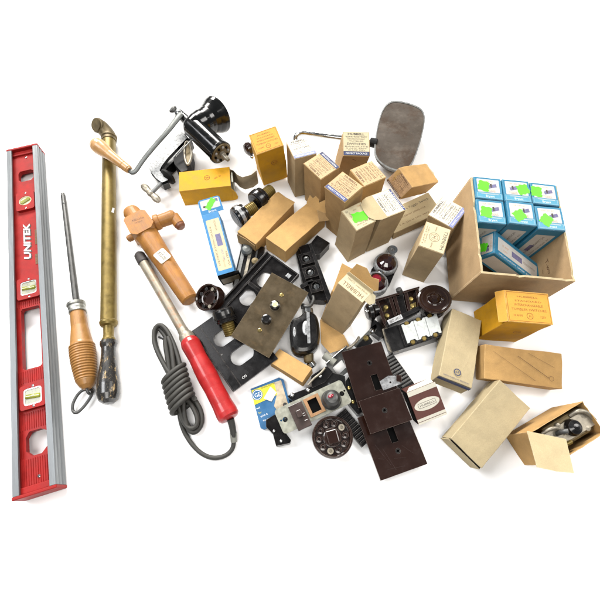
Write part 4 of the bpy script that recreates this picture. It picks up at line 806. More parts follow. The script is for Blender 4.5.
loop([(180, 402, 1.0), (184, 417, .9), (189, 428, .6), (194, 431, .5), (199, 426, .5), (199, 415, .6), (193, 405, .8), (187, 398, .9)])
loop([(183, 400, 1.4), (184, 415, 1.2), (188, 430, .9), (195, 433.5, .7), (202, 425, .6), (202, 412, .8), (195, 400, 1.1), (190, 394, 1.3)])
loop([(177, 402, 1.3), (181, 416, 1.2), (185, 425, 1.1), (190, 429, 1.1), (196, 427, 1.2), (198, 420, 1.3), (194, 409, 1.4), (187, 399, 1.4)], .3)
b.build('cord', t, world=True)
# the turns wound round the hank
b = MB(); ca, cb = W(174, 373, 1.45), W(184.5, 407, 1.45)
n = 7; hx_ = []; wx = Vector(((cb-ca).y, -(cb-ca).x, 0)).normalized()
wx = (wx if wx.x > 0 else -wx)
steps = n*16
for k in range(steps+1):
    a = 2*math.pi*k/16; c = ca.lerp(cb, k/steps); wob = 1 + .07*math.sin(k*.37)
    hx_.append(c + wx*(math.cos(a)*1.72*wob) + (cb-ca).normalized()*(-math.cos(a)*.55) + Vector((0, 0, math.sin(a)*1.05+.15)))
b.tube(hx_, .37, 'cord_rubber', 10, smooth=1); b.build('cord_wrap', t, world=True)
b = MB(); b.box((-.5, -.12, 0), (.5, .12, .25), 'black_iron', M=Matrix.Translation(W(161.5, 338.5, 1.2)) @ Matrix.Rotation(R(-25), 4, 'Z')); b.build('plug_prong', t, world=True)

# ================================================================ car mirror
outl = [(392, 100.5), (402, 101.5), (415, 105), (423, 110), (425.5, 118), (423, 133), (418, 150), (413, 163), (408, 169.5), (401, 172), (392, 170.5), (382, 165.5), (375, 158), (374, 147), (376, 132), (379, 118), (384, 106)]
zc = 3.4
def smooth_poly(P, n=2):
    for _ in range(n):
        Q = []
        for k in range(len(P)): a, b_ = P[k], P[(k+1) % len(P)]; Q += [a*.75+b_*.25, a*.25+b_*.75]
        P = Q
    return P
P = smooth_poly([W(x, y, zc) for x, y in outl]); c = sum(P, Vector())/len(P)
t = thing('car_mirror', 'rounded rectangular vehicle mirror with dirty brown glass and bent chrome arm', 'mirror', (c.x, c.y, 0))
ctr = [(p.x, p.y) for p in P][::-1]; ins = lambda k: [(c.x + (x-c.x)*k, c.y + (y-c.y)*k) for x, y in ctr]
b = MB(); b.loft([(ins(.55), .9), (ins(.75), 1.2), (ins(.88), 1.9), (ins(.95), 2.7), (ins(.97), zc-.15)], 'black_iron'); b.build('mirror_housing', t, world=True)
b = MB(); b.plate(ctr, [ins(.955)], zc-.3, zc+.1, 'steel', smooth=True); b.build('rim', t, world=True)
b = MB(); b.plate(ins(.953), [], zc-.25, zc+.02, 'mirror_face'); b.build('mirror_glass', t, world=True)
P = [W(x, y, z) for x, y, z in ((299, 146, 1.0), (295, 140, 1.6), (296, 135.5, 2.2), (301, 132.5, 2.6), (310, 133.5, 2.8), (326, 136, 3.0), (345, 138.5, 3.0), (372, 143, 3.0))]
b = MB(); b.tube(P, .5, 'chrome', 16, smooth=3); b.build('arm', t, world=True)
b = MB(); b.lathe(W(369.5, 142, 3.0), W(376, 143.5, 3.0), [(0, .6), (.1, .85), (1.3, .85), (1.4, .5)], 'black_iron', 20); b.build('ball_joint', t, world=True)

# ================================================================ screw plugs with brass shells
def screw_plug(head, tail, r, label, cap=True, group='black screw plugs'):
    A, B = W(*head), W(*tail); u = (B-A).normalized(); L_ = (B-A).length
    t = thing('screw_plug', label, 'plug', (A.x, A.y, 0), (0, 0, 0), group)
    b = MB(); b.lathe(A, B, [(0, 0), (.0, r*.55), (.04, r*.6), (.08, r*.82), (.2, r*.95), (.5, r), (1.1, r*1.02), (1.5, r*1.0), (1.6, r*.86), (1.75, r*.84), (1.85, r*.92), (2.1, r*.9), (2.3, r*.62), (L_*.55, r*.6)], 'bakelite_black', 40); b.build('plug_body', t, world=True)
    pr = []; x = L_*.5
    while x < L_: pr += [(x, r*.52), (x+.1, r*.58), (x+.2, r*.58), (x+.3, r*.52)]; x += .32
    pr += [(L_+.25, r*.3), (L_+.35, 0)]
    b = MB(); b.lathe(A, B, pr, 'brass', 30); b.build('brass_shell', t, world=True)
    if cap: b = MB(); b.lathe(A + u*.62, B, [(0, r*1.01), (.02, r*1.045), (.62, r*1.05), (.64, r*1.01)], 'silver_strip', 40, caps=False); b.build('metal_band', t, world=True)
    return t
screw_plug((235, 219, 2.4), (254, 207.5, 2.2), 1.85, 'black screw plug with silver band and brass thread, beside the bright blue box')
screw_plug((254.5, 203, 2.6), (271, 190.5, 2.2), 1.9, 'black screw plug without a band, touching the upper end of the plain kraft box', False)
screw_plug((222, 308, 3.6), (231, 334, 1.8), 1.7, 'black screw plug lying on the big black outlet plate beside the round brown socket', False)
# small dark knob left of the upright yellow box
A, B = W(245.5, 151, 2.6), W(254, 146, 2.6)
t = thing('plug_fuse', 'small dark glass fronted plug fuse at the left of the upright yellow box', 'fuse', (A.x, A.y, 0))
b = MB(); b.lathe(A, B, [(0, 0), (.05, .8), (.25, 1.15), (.7, 1.3), (1.1, 1.2), (1.5, .9), (2.4, .85)], 'bakelite_brown', 30); b.build('fuse_body', t, world=True)
b = MB(); b.lathe(A - (B-A).normalized()*.06, B, [(0, 0), (.02, .6), (.1, .72)], 'dark_jewel', 24); b.build('window', t, world=True)
b = MB(); b.ball(W(252, 157, 2.2), .35, 'chrome'); b.build('contact', t, world=True)

# ================================================================ wall plates
def local_plate(key, name, label, cat, group=None):
    return posed(key, name, label, cat, group)
def toggle_plate(key, label, slots, holes, dims=None, shift=(0, 0)):
    t, d = posed(key, 'switch_plate', label, 'switch plate', 'brown switch plates')
    w, dd = dims or d[:2]; sx, sy = shift
    b = MB(); b.plate(rect(-w/2+sx, -dd/2+sy, w/2+sx, dd/2+sy), [rect(x-.48, y-1.1, x+.48, y+1.1) for x, y in slots] + [circ(x, y, .2, 14) for x, y in holes], .1, .5, 'bakelite_brown'); b.build('plate', t, bevel=.14, bseg=3)
    for x, y in holes: b = MB(); b.plate(circ(x, y, .36, 20), [circ(x, y, .2, 14)], .5, .52, 'bakelite_matte'); b.build('screw_hole_rim', t); b = MB(); b.lathe((x, y, .05), (x, y, 1), [(0, .3), (.2, .3)], 'recess_black', 14); b.build('screw_hole_shade', t)  # black disc under each hole stands in for its shade
    for x, y in slots: b = MB(); b.box((x-.47, y-1.09, -.25), (x+.47, y+1.09, .22), 'recess_black'); b.build('slot_shade', t)  # solid black block in the slot, standing in for the shade inside
    return t, d
toggle_plate('P1', 'uppermost of the three stacked brown switch plates, with a black slot at its lower end', [(.45, -1.35)], [(.4, 1.5)])
toggle_plate('P2', 'middle of the three stacked brown plates, blank with one screw hole', [], [(-.08, .7-.6)], (6.0, 4.5), (0, .05))
toggle_plate('P3', 'lowest of the three stacked brown switch plates, scratched, slot half covered', [(.35, .75)], [(.25, -1.5)])
t3 = [o for o in COL.objects if o.name.startswith('switch_plate') and 'scratched' in o.get('label', '')][0]; i = MB()
for x0, y0, x1, y1, tt in ((-1.6, -.6, -.9, -3.6, .018), (-2.4, .2, -1.3, -2.9, .014), (-.6, -2.2, .9, -2.6, .016), (-2.0, -3.2, .4, -3.5, .012), (1.0, -1.0, 2.1, -2.4, .012), (-2.6, -1.6, -1.9, -1.9, .02)):
    v = Vector((y0-y1, x1-x0)).normalized()*tt*.6; i.plate([(x0-v.x, y0-v.y), (x1-v.x, y1-v.y), (x1+v.x, y1+v.y), (x0+v.x, y0+v.y)], [], .512, .512, 'toggle_brown')
i.build('scratches', t3)
loc, rot, d = POSE['P1']; MP = Matrix.Translation(loc) @ Euler([R(a) for a in rot]).to_matrix().to_4x4()
q = MP @ Vector((2.0, -1.9, .62))
t = thing('metal_strap', 'bright metal strap between the upper two brown switch plates', 'strap', q, rot)
b = MB(); b.plate([(-1.0, -.8), (1.6, -.6), (1.3, .7), (.3, .95), (-1.1, .5)], [circ(.3, 0, .14, 12)], 0, .08, 'silver_strip'); b.build('strap', t, bevel=.02)
b = MB(); b.plate([(-.2, -.35), (.5, -.6), (.75, .3), (.1, .55)], [], .1, .3, 'bakelite_brown', M=Matrix.Translation((1.3, .2, 0))); b.build('clip', t, bevel=.05)
# brass push button plate
t, d = posed('brass', 'push_button_plate', 'aged dark brass wall plate with a white and a black push button', 'switch plate')
w, dd, h = d
b = MB(); b.plate(rect(-w/2, -dd/2, w/2, dd/2), [circ(-.05, 1.4, .78), circ(-.03, -1.1, .78)], .3, .5, 'brass_plate')
b.box((-w/2+.02, -dd/2+.02, .0), (-w/2+.12, dd/2-.02, .3), 'brass_plate'); b.box((w/2-.12, -dd/2+.02, .0), (w/2-.02, dd/2-.02, .3), 'brass_plate'); b.box((-w/2+.12, -dd/2+.02, .0), (w/2-.12, -dd/2+.12, .3), 'brass_plate'); b.box((-w/2+.12, dd/2-.12, .0), (w/2-.12, dd/2-.02, .3), 'brass_plate'); b.build('plate', t, bevel=.1)
for y, m in ((1.4, 'pearl'), (-1.1, 'bakelite_black')):
    b = MB(); b.lathe((-.04, y, -.5), (-.04, y, 2), [(0, .74), (1.45, .74), (1.7, .66), (1.8, .45), (1.8, 0)], 'bakelite_black', 32); bt = b.build('push_button', t)
    if m == 'pearl': b = MB(); b.lathe((-.04, y, 1.25), (-.04, y, 2), [(0, .48), (.1, .46), (.16, .3), (.18, 0)], m, 24); b.build('pearl_inlay', bt)
for y in (3.4, -2.95): b = MB(); b.lathe((-.06, y, .48), (-.06, y, 1), [(0, .34), (.06, .32), (.14, .18), (.16, 0)], 'brass_bright', 18); b.build('screw', t)
# big black plates
def dhole(cx, cy, rx, ry): # round with flattened ends
    out = []
    for k in range(28):
        a = 2*math.pi*k/28; x, y = rx*math.cos(a), ry*math.sin(a); out.append((cx+max(-rx*.82, min(rx*.82, x)), cy+y))
    return out
t, d = posed('plA', 'outlet_plate', 'large black plastic outlet plate with rounded openings under the brass plate', 'outlet plate', 'black outlet plates')
b = MB(); w, dd = 11.4, 7.6
b.plate(rect(-w/2, -dd/2-.3, w/2, dd/2), [dhole(-1.9, -.5, 1.45, 1.75), dhole(2.0, -.0, 1.5, 1.8), circ(.1, -2.4, .16, 12)], .15, .5, 'bakelite_matte'); b.build('plate', t, bevel=.08)
for y0, y1, z in ((-dd/2-.3, -dd/2-.12, .62), (-2.75, -2.6, .6)): b = MB(); b.box((-w/2+.05, y0, .48), (w/2-.05, y1, z), 'bakelite_matte'); b.build('ridge', t, bevel=.04)
i = MB(); i.text('CO', 4.9, -1.6, .5, 'white_ink', z=.53, rot=90); i.build('lettering', t)
t, d = posed('plB', 'outlet_plate', 'black plastic two opening plate behind the brass plate, with a raised rim', 'outlet plate', 'black outlet plates')
w, dd = d[0], d[1]+.4
b = MB(); b.plate(rect(-w/2, -dd/2, w/2, dd/2), [dhole(-.6, -1.9, 1.3, 1.3), dhole(-.4, 2.0, 1.3, 1.3)], .1, .45, 'bakelite_matte'); b.build('plate', t, bevel=.06)
for x0, x1, z in ((-w/2, -w/2+.22, .85), (-w/2+1.0, -w/2+1.25, .7), (w/2-.22, w/2, .85)): b = MB(); b.box((x0, -dd/2, .44), (x1, dd/2, z), 'bakelite_matte'); b.build('ridge', t, bevel=.05)
for y0, y1 in ((dd/2-.22, dd/2), (-.25, .3)): b = MB(); b.box((-w/2+1.3, y0, .44), (w/2-.25, y1, .8), 'bakelite_matte'); b.build('cross_bar', t, bevel=.05)
b = MB(); b.box((w/2-1.6, dd/2-1.5, .46), (w/2-.9, dd/2-.8, .6), 'silver_strip'); b.build('metal_clip', t, bevel=.05)
# dark switch mechanism below the plain kraft box
t = thing('old_switch', 'dark switch mechanism with metal straps, in the shade under the plain kraft box', 'switch', W(246, 272, 0), (0, 0, -8))
b = MB(); b.box((-1.5, -3.2, 0), (2.4, 4.6, 1.1), 'bakelite_black'); b.build('switch_body', t, bevel=.15)
b = MB(); b.box((-1.2, -3.6, 1.1), (-.6, 4.4, 1.3), 'steel'); b.box((.0, -3.4, 1.1), (.5, 3.8, 1.35), 'nickel'); b.box((1.2, -3.0, 1.1), (1.5, 3.8, 1.3), 'dark_steel'); b.build('strap', t, bevel=.03)
b = MB(); b.lathe((-.3, 3.2, 1.2), (-.3, 3.2, 3), [(0, .9), (.6, .9), (.9, .6), (1.0, 0)], 'grey_steel', 24); b.lathe((1.4, 1.4, 1.2), (1.4, 1.4, 3), [(0, .6), (.5, .55), (.6, 0)], 'brass_dark', 20); b.build('screw', t)

# ================================================================ round brown socket
A, B = W(203.5, 296.5, 3.0), W(226, 300.5, 1.9); u = (B-A).normalized()
A = W(206.5, 297, 3.1); B = W(217, 301, .6); 
t = thing('lamp_socket', 'round dark brown socket base with eight slots, beside the tap', 'socket', (A.x, A.y, 0))
r = 2.15; b = MB(); L_ = (B-A).length; b.lathe(A, B, [(.9, 0), (.9, 1.0), (.5, 1.0), (.45, 1.2), (.9, 1.25), (.95, 1.75), (.2, 1.82), (0, 1.95), (.05, 2.12), (.4, r), (1.6, r*1.02), (2.2, r*.95), (2.6, r*.7), (2.7, 0)], 'bakelite_brown', 48); so = b.build('socket_body', t, world=True)
z = (B-A).normalized(); x = z.cross(Vector((0, 0, 1))).normalized(); y = z.cross(x)
for k in range(8):
    a = 2*math.pi*k/8 + .2; c = A + z*.35 + (x*math.cos(a) + y*math.sin(a))*1.45
    b = MB(); b.lathe(c, c + z, [(0, .28), (.5, .26)], 'nickel' if k in (0, 5) else 'bakelite_black', 12); b.build('contact', t, world=True)

# ================================================================ black triple terminal strip
t = thing('terminal_strip', 'black moulded strip with three silver screw terminals', 'terminal strip', W(313, 270, 0))
def along_poly(pxs, z0, z1, m, name, bevel=.08, par=None):
    P = [W(x, y, z1) for x, y in pxs]; b = MB(); b.plate([(p.x, p.y) for p in P], [], z0, z1, m)
    return b.build(name, par or t, world=True, bevel=bevel)
along_poly([(296, 253), (303, 285), (310, 300), (324, 301), (330, 299), (318, 262), (311, 243), (300, 246)], .1, 1.6, 'bakelite_matte', 'strip_body')
along_poly([(299, 247), (311, 243), (317, 235), (330, 243), (320, 254), (302, 256)], .2, 2.0, 'bakelite_matte', 'end_block', .1)
along_poly([(308.5, 244), (311, 243), (331, 296), (330, 303), (328, 302)], 1.5, 2.5, 'bakelite_black', 'rail', .06)
for k, (x, y) in enumerate(((306.5, 259.5), (310.5, 273), (316.5, 287))):
    c = W(x, y, 1.9); M_ = Matrix.Translation((c.x, c.y, 1.6)) @ Matrix.Rotation(R(17), 4, 'Z')
    b = MB(); b.plate(rect(-1.15, -1.0, 1.05, 1.0), [circ(-.1, 0, .72, 20)], 0, .7, 'bakelite_matte', M=M_); bl_ = b.build('terminal_block', t, world=True, bevel=.06)
    b = MB(); b.lathe((c.x, c.y, 1.5), (c.x, c.y, 3), [(0, .6), (.45, .58), (.6, .45), (.66, 0)], 'chrome', 20); b.box((-.5, -.08, .66), (.5, .08, .7), 'black_iron', M=Matrix.Translation((c.x, c.y, 1.5)) @ Matrix.Rotation(R(30+k*40), 4, 'Z')); b.build('terminal_screw', t, world=True)
along_poly([(300, 285), (312, 279), (313, 282), (301, 289)], 1.7, 2.3, 'bakelite_black', 'divider', .04)

# black appliance plug
t = thing('appliance_plug', 'black rounded appliance plug with a silver clip and brass stud', 'plug', W(305, 332, 0))
PP = smooth_poly([W(x, y, 3.0) for x, y in [(290, 319), (300, 316), (304, 310), (312, 310), (319, 317), (321, 340), (314, 352), (300, 355), (291, 350), (289, 336)]][::-1], 2)
PC = sum(PP, Vector())/len(PP); sc_ = lambda k: [(PC.x + (p.x-PC.x)*k, PC.y + (p.y-PC.y)*k) for p in PP]
b = MB(); b.loft([(sc_(.8), .3), (sc_(.96), .6), (sc_(1), 1.2), (sc_(1), 2.2), (sc_(.97), 2.8), (sc_(.9), 3.2), (sc_(.78), 3.4), (sc_(.5), 3.5)], 'bakelite_black'); b.build('plug_body', t, world=True)
along_poly([(306.5, 312), (309.5, 312), (310.5, 343), (307.5, 343)][::-1], 3.4, 3.7, 'silver_strip', 'clip', .06)
c = W(306, 328, 3.5); b = MB(); b.ball(c, .9, 'silver_strip', (.65, 1.3, .25)); b.build('clip_boss', t, world=True)
c = W(294.5, 332, 3.4); b = MB(); b.ball(c, .5, 'silver_strip', (.5, 1.6, .35)); b.build('side_contact', t, world=True)
b = MB(); b.tube([W(*p) for p in ((303, 309, 2.4), (302, 304, 2.6), (306, 307, 3), (311, 306, 2.8), (314, 300, 2.2), (313, 296, 1.8))], .26, 'dark_steel'); b.build('wire_hook', t, world=True)
b = MB(); b.lathe(W(307.5, 309, 2.2), W(308, 315, 2.2), [(0, .5), (.1, .85), (1.1, .9)], 'chrome', 20); b.build('neck', t, world=True)
b = MB(); b.lathe(W(309, 363, 1.4), W(308, 348, 1.8), [(0, .6), (.2, .7), (1.0, .75), (2.2, .65)], 'brass_dark', 20); b.build('brass_stud', t, world=True)
b = MB(); b.lathe(W(313, 368, 1.1), W(309, 362, 1.3), [(0, .5), (.2, .8), (.8, .75), (1.0, .4)], 'chrome', 20); b.build('nut', t, world=True)

# double pilot lamp
t = thing('pilot_lamp', 'twin pilot light with one dark and one ruby round lens on a metal strap', 'pilot light', W(382, 270, 0))
along_poly([(368, 287), (376, 294), (396, 252), (393, 246.5), (388, 247)], .6, 1.0, 'cast_silver', 'strap', .06)
along_poly([(371, 270), (377, 262), (396, 270), (390, 284)], .2, 1.2, 'bakelite_matte', 'base_block', .1)
for x, y, m, r in ((386.5, 262, 'dark_jewel', 1.65), (376.5, 281.5, 'ruby_jewel', 1.65)):
    c = W(x, y, 2.2)
    b = MB(); b.lathe((c.x, c.y, .8), (c.x, c.y, 4), [(0, 1.95), (.9, 1.95), (1.25, 1.85), (1.35, 1.6), (1.2, 1.55)], 'cast_silver', 36); hs = b.build('lamp_housing', t, world=True)
    b = MB(); b.lathe((c.x, c.y, 1.2), (c.x, c.y, 5), [(0, 1.58), (1.0, 1.55), (1.5, 1.25), (1.8, .7), (1.9, 0)], 'dark_jewel', 36); le = b.build('lens', hs, world=True)
    if m == 'ruby_jewel': b = MB(); b.lathe((c.x-.1, c.y+.1, 2.7), (c.x-.1, c.y+.1, 6), [(0, .8), (.35, .72), (.55, .4), (.6, 0)], m, 28); b.build('jewel', hs, world=True)
c = W(392.5, 250, 1.0); b = MB(); b.plate(circ(c.x, c.y, .8, 20), [circ(c.x, c.y, .35, 16)], 1.0, 1.2, 'chrome'); b.build('mounting_ear', t, world=True)
c = W(381, 271.5, 2.0); b = MB(); b.lathe((c.x, c.y, 1), (c.x, c.y, 3), [(0, .5), (1.0, .5), (1.1, .3), (1.1, 0)], 'chrome', 16); b.build('screw', t, world=True)

# open brown switch body
t = thing('open_switch_base', 'dark brown switch base open on top showing brass contacts', 'switch', W(400, 310, 0))
quad = [W(x, y, 2.6) for x, y in ((385, 327), (421, 308), (419, 287), (374.5, 300))]
def qp(u_, v_, z=2.6):
    p = (quad[0].lerp(quad[1], u_)).lerp(quad[3].lerp(quad[2], u_), v_); return Vector((p.x, p.y, z))
def qbox(u0, v0, u1, v1, z0, z1, m, name, bevel=.06, par=None):
    P = [qp(u0, v0), qp(u1, v0), qp(u1, v1), qp(u0, v1)]; b = MB(); b.plate([(p.x, p.y) for p in P], [], z0, z1, m); return b.build(name, par or t, world=True, bevel=bevel)
qbox(0, 0, 1, 1, .1, 1.7, 'bakelite_brown', 'switch_base')
for a in ((0, 0, 1, .08), (0, .92, 1, 1)): qbox(*a, 1.7, 2.8, 'bakelite_brown', 'side_wall')
for a in (0, .30, .40, .66, .92): qbox(a, .08, a+.07, .92, 1.7, 2.6, 'bakelite_brown', 'divider')
qbox(.42, .12, .63, .88, 1.9, 2.5, 'bakelite_matte', 'carrier')
for u_, v_ in ((.16, .35), (.2, .65), (.8, .3), (.8, .62)):
    c = qp(u_, v_); b = MB(); b.lathe((c.x, c.y, 1.7), (c.x, c.y, 4), [(0, .42), (.5, .4), (.62, .3), (.65, 0)], 'brass_bright', 16); b.build('contact_screw', t, world=True)
qbox(.74, .2, .9, .4, 1.7, 2.2, 'brass_bright', 'contact', .04)
c0_, c1_ = W(386.5, 327, 1.8), W(401, 320.5, 1.8)
b = MB(); dv = (c1_-c0_).normalized(); M_ = Matrix.Translation(W(395, 319.5, 3.0)) @ Matrix.Rotation(math.atan2(dv.y, dv.x), 4, 'Z') @ Matrix.Rotation(R(12), 4, 'X')
b.box((-1.2, -.35, 0), (1.2, .35, .05), 'silver_strip', M=M_); b.text('NO. 4411', 0, 0, .6, 'black_ink', z=.06, M=M_, w=1.9); b.build('name_strip', t, world=True)
b = MB(); b.lathe(W(398.5, 289, 3.0), W(402, 297, 1.6), [(0, .0), (.02, .45), (.8, .5), (2, .45)], 'dark_steel', 16); b.build('stem', t, world=True)
along_poly([(421, 309), (421, 305), (386, 322), (386, 326)], 1.6, 2.95, 'bakelite_black', 'front_strap', .03)
A, B = W(366, 313, 2.0), W(378, 310, 2.0)
t = thing('rotary_knob', 'small shiny black rotary knob left of the open switch base', 'knob', (A.x, A.y, 0))
b = MB(); b.lathe(A, B, [(0, 0), (.05, 1.0), (.4, 1.35), (.9, 1.4), (1.3, 1.0), (2.0, .8)], 'bakelite_black', 24); b.build('knob_body', t, world=True)
b = MB(); b.ball(W(367, 311, 3.2), .35, 'chrome', (1, .6, .4)); b.build('cap', t, world=True)
# round brown cap
c = W(434.5, 298.5, 3.6)
t = thing('ceiling_rosette', 'round dark brown moulded cap with a domed centre', 'rosette', (c.x, c.y, 0))
ax_ = Vector((-.16, .12, 1)).normalized()
b = MB(); o = c - ax_*3.0; b.lathe(o, o + ax_, [(0, 1.9), (1.6, 2.0), (2.3, 2.15), (2.6, 2.45), (2.85, 2.5), (3.0, 2.42), (3.05, 2.2), (3.0, 1.9), (3.02, 1.75), (2.98, 1.2), (3.05, 1.1), (3.1, 1.0), (3.0, .92)], 'bakelite_brown', 56, caps=True); b.build('cap_body', t, world=True)
b = MB(); b.lathe(o + ax_*2.95, o + ax_*5, [(0, .95), (.1, .95), (.4, .8), (.8, .45), (.9, 0)], 'bakelite_brown', 36); b.build('dome', t, world=True)
b = MB(); b.ball(o + ax_*3.15 + Vector((1.2, -.2, 0)), .4, 'bakelite_brown', (1, 1, .7)); b.build('boss', t, world=True)
along_poly([(446, 293), (449, 306), (440, 316), (426, 318), (424, 309)][::-1], .1, 2.2, 'bakelite_black', 'rear_block', .4)

# receptacle with pale mica plates
t = thing('receptacle', 'black receptacle body with three pale grey plates across its back', 'receptacle', W(412, 335, 0))
quad = [W(x, y, 2.6) for x, y in ((393, 352), (443, 336), (436, 311), (384, 328))]
qbox(0, .02, .98, .98, .1, 2.2, 'bakelite_black', 'receptacle_body', .15)
qbox(.26, .08, .99, .92, 2.15, 2.5, 'bakelite_black', 'top_block', .1)
for k in range(3):
    u0 = .31 + k*.225; P = []
    q = [(u0, .14), (u0+.04, .14), (u0+.07, .22), (u0+.16, .22), (u0+.19, .14), (u0+.232, .14), (u0+.232, .9), (u0+.19, .9), (u0+.16, .83), (u0+.07, .83), (u0+.04, .9), (u0, .9)]
    P = [qp(*z_) for z_ in q]; b = MB(); b.plate([(p.x, p.y) for p in P], [], 2.5, 2.66, 'mica_white'); po = b.build('back_plate', t, world=True, bevel=.05)
    for v_ in (.14, .9): c = qp(u0+.11, v_); b = MB(); b.lathe((c.x, c.y, 2.2), (c.x, c.y, 4), [(0, .36), (.3, .36), (.38, .28), (.38, 0)], 'brass', 14); b.build('terminal_screw', t, world=True)
P = [W(x, y, 1.8) for x, y in ((382, 329), (387, 327), (391, 338), (399, 351.5), (392, 353), (388, 350))]; b = MB(); h_ = W(388.5, 341, 1.8); b.plate([(p.x, p.y) for p in P][::-1], [circ(h_.x, h_.y, .32, 14)], 1.6, 1.8, 'nickel'); b.build('mounting_strap', t, world=True)

# ================================================================ metal strap switch with brown toggle
t, d = posed('swplate', 'combination_switch', 'zinc strap with brown toggle, wood framed window and chrome knob', 'switch')
w, dd = d[0], d[1]
b = MB(); b.plate(rrect(-w/2, -dd/2, w/2, dd/2, .5), [circ(-4.2, 0, .35, 14), circ(-4.75, .1, .14, 10), circ(4.35, -.1, .35, 14), circ(4.85, .1, .14, 10), rect(-.55, -.95, 1.05, 1.0)], 0, .2, 'zinc_plate'); b.build('strap', t, bevel=.06)
b = MB(); b.box((-3.2, -2.2, .2), (-1.2, 1.3, .75), 'toggle_brown'); tg = b.build('toggle_housing', t, bevel=.08)
b = MB(); b.box((-2.6, -.75, .75), (-1.8, .25, 1.5), 'toggle_brown', M=Matrix.Translation((0, 0, 0))); b.build('toggle', tg, bevel=.12)
i = MB(); i.text('1  11', -1.7, -.9, .6, 'white_ink', rot=90, z=.765); i.build('lettering', tg)
for x0, y0, x1, y1 in ((-.95, -1.3, -.5, 1.35), (.85, -1.3, 1.3, 1.35), (-.5, .95, .85, 1.35), (-.5, -1.3, .85, -.9)): b = MB(); b.box((x0, y0, .2), (x1, y1, .5), 'wood_insert'); b.build('window_frame', t, bevel=.03)
b = MB(); b.box((-.5, -.9, -.6), (.85, .95, .1), 'recess_black'); b.build('window', t)
b = MB(); b.lathe((2.6, -.3, .2), (2.6, -.3, 4), [(0, 1.35), (.3, 1.4), (.5, 1.2), (1.0, 1.25), (1.7, 1.1), (2.1, .75), (2.2, .45), (2.15, 0)], 'dark_steel', 40); kb = b.build('knob', t)
b = MB(); b.ball((2.5, -.1, 2.35), .42, 'ruby_jewel', (1, .6, .5)); b.ball((2.9, -.9, 2.0), .3, 'chrome', (1.2, .7, .4)); b.build('jewel', kb)
b = MB(); b.box((-4.0, -1.4, -2.1), (3.9, 1.5, -.05), 'bakelite_black'); b.build('switch_body', t, bevel=.12)
for x in (-3.4, -2.0, 3.4): b = MB(); b.lathe((x, 1.9, -1), (x, 1.9, .5), [(0, .3), (.7, .3), (.8, .2), (.8, 0)], 'chrome', 14); b.build('terminal_screw', t)
# black receptacle lying behind that strap
t = thing('receptacle', 'black receptacle body half hidden behind the zinc strap switch', 'receptacle', W(320, 388, 0))
along_poly([(287, 396), (318, 384), (330, 372), (345, 376), (346, 392), (300, 408)], .1, 2.1, 'bakelite_black', 'receptacle_body', .25)
along_poly([(311, 376), (320, 370), (327, 366), (333, 372), (325, 382), (312, 388)], 1.0, 2.3, 'bakelite_black', 'upper_block', .2)
b = MB(); b.tube([W(*p) for p in ((308, 385, 2.3), (314, 378, 2.6), (320, 374, 2.6), (325, 368, 2.6))], .16, 'nickel', 10); b.build('bent_strip', t, world=True)
for x, y in ((292, 395), (308, 390), (320, 376)): b = MB(); b.ball(W(x, y, 2.2), .34, 'chrome', (1, 1, .6), 14); b.build('terminal_screw', t, world=True)
# round brown rotor
c = W(332.5, 437, 2.6)
t = thing('round_socket', 'round dark brown socket with ten pin slots, below the zinc strap switch', 'socket', (c.x, c.y, 0))
ax_ = Vector((.05, -.10, 1)).normalized(); o = c - ax_*2.2
b = MB(); b.lathe(o, o + ax_, [(0, 2.2), (1.4, 2.3), (2.0, 2.62), (2.25, 2.72), (2.35, 2.66), (2.36, 2.45), (2.2, 2.35), (1.7, 2.3), (1.7, 1.25), (2.2, 1.2), (2.25, 1.1), (2.2, 0)], 'bakelite_brown', 56); b.build('socket_body', t, world=True)
x = Vector((1, 0, 0)); y = ax_.cross(x).normalized(); x = y.cross(ax_)
for k in range(10):
    a = 2*math.pi*k/10 + .15; q = o + ax_*1.7 + (x*math.cos(a) + y*math.sin(a))*1.78
    b = MB(); b.lathe(q, q + ax_, [(0, .44), (.4, .42), (.42, .22), (.15, .2)], 'nickel' if k in (1, 7) else 'bakelite_brown', 18); b.build('pin_slot', t, world=True)
b = MB(); b.box((-.75, -.9, 0), (.75, .9, .25), 'bakelite_brown', M=Matrix.Translation(o + ax_*2.2) @ Matrix.Rotation(R(15), 4, 'Z')); b.build('centre_block', t, world=True, bevel=.15)
# black clip block at the left end of the strap
t = thing('terminal_block', 'black block with metal pins under the left end of the zinc strap', 'terminal block', W(277, 433, 0))
along_poly([(266, 420), (277, 413), (285, 432), (291, 440), (290, 443), (276, 446), (273, 434), (266, 427)][::-1][::-1], .1, 1.5, 'bakelite_matte', 'block', .12)
for x, y in ((274, 431), (281, 441)): b = MB(); b.ball(W(x, y, 1.6), .22, 'chrome', (1, 1, .5), 12); b.build('pin', t, world=True)

# GE blister card
t = thing('parts_package', 'yellow and blue carded package with round blue emblem, half under the zinc strap', 'package', W(268, 402, 0))
P = [W(x, y, .55) for x, y in ((250.5, 389), (279, 377.5), (283.5, 379.5), (290, 404), (283, 421), (264, 429.5), (260.5, 428))]
poly = [(p.x, p.y) for p in P][::-1]; b = MB(); b.plate(poly, [], .05, .55, 'pack_blue'); b.build('card', t, world=True, bevel=.12)
def quadp(pxs, z, m, name, par, dz=.02): P = [W(x, y, z) for x, y in pxs]; b = MB(); b.plate([(p.x, p.y) for p in P][::-1], [], z-dz, z, m); return b.build(name, par, world=True)
cd_ = [o_ for o_ in t.children][0]
quadp([(251.5, 390.5), (275, 382), (279, 394), (254.5, 405)], .585, 'pack_yellow', 'yellow_panel', t)
quadp([(274, 382.5), (281, 380), (288, 404), (281, 416), (274, 406), (277, 394)], .60, 'pack_cream', 'clear_window', t)
quadp([(270.5, 386.5), (276.5, 392.5), (271.5, 401.5), (263.5, 398.5)], .64, 'white_label', 'paper_slip', t)
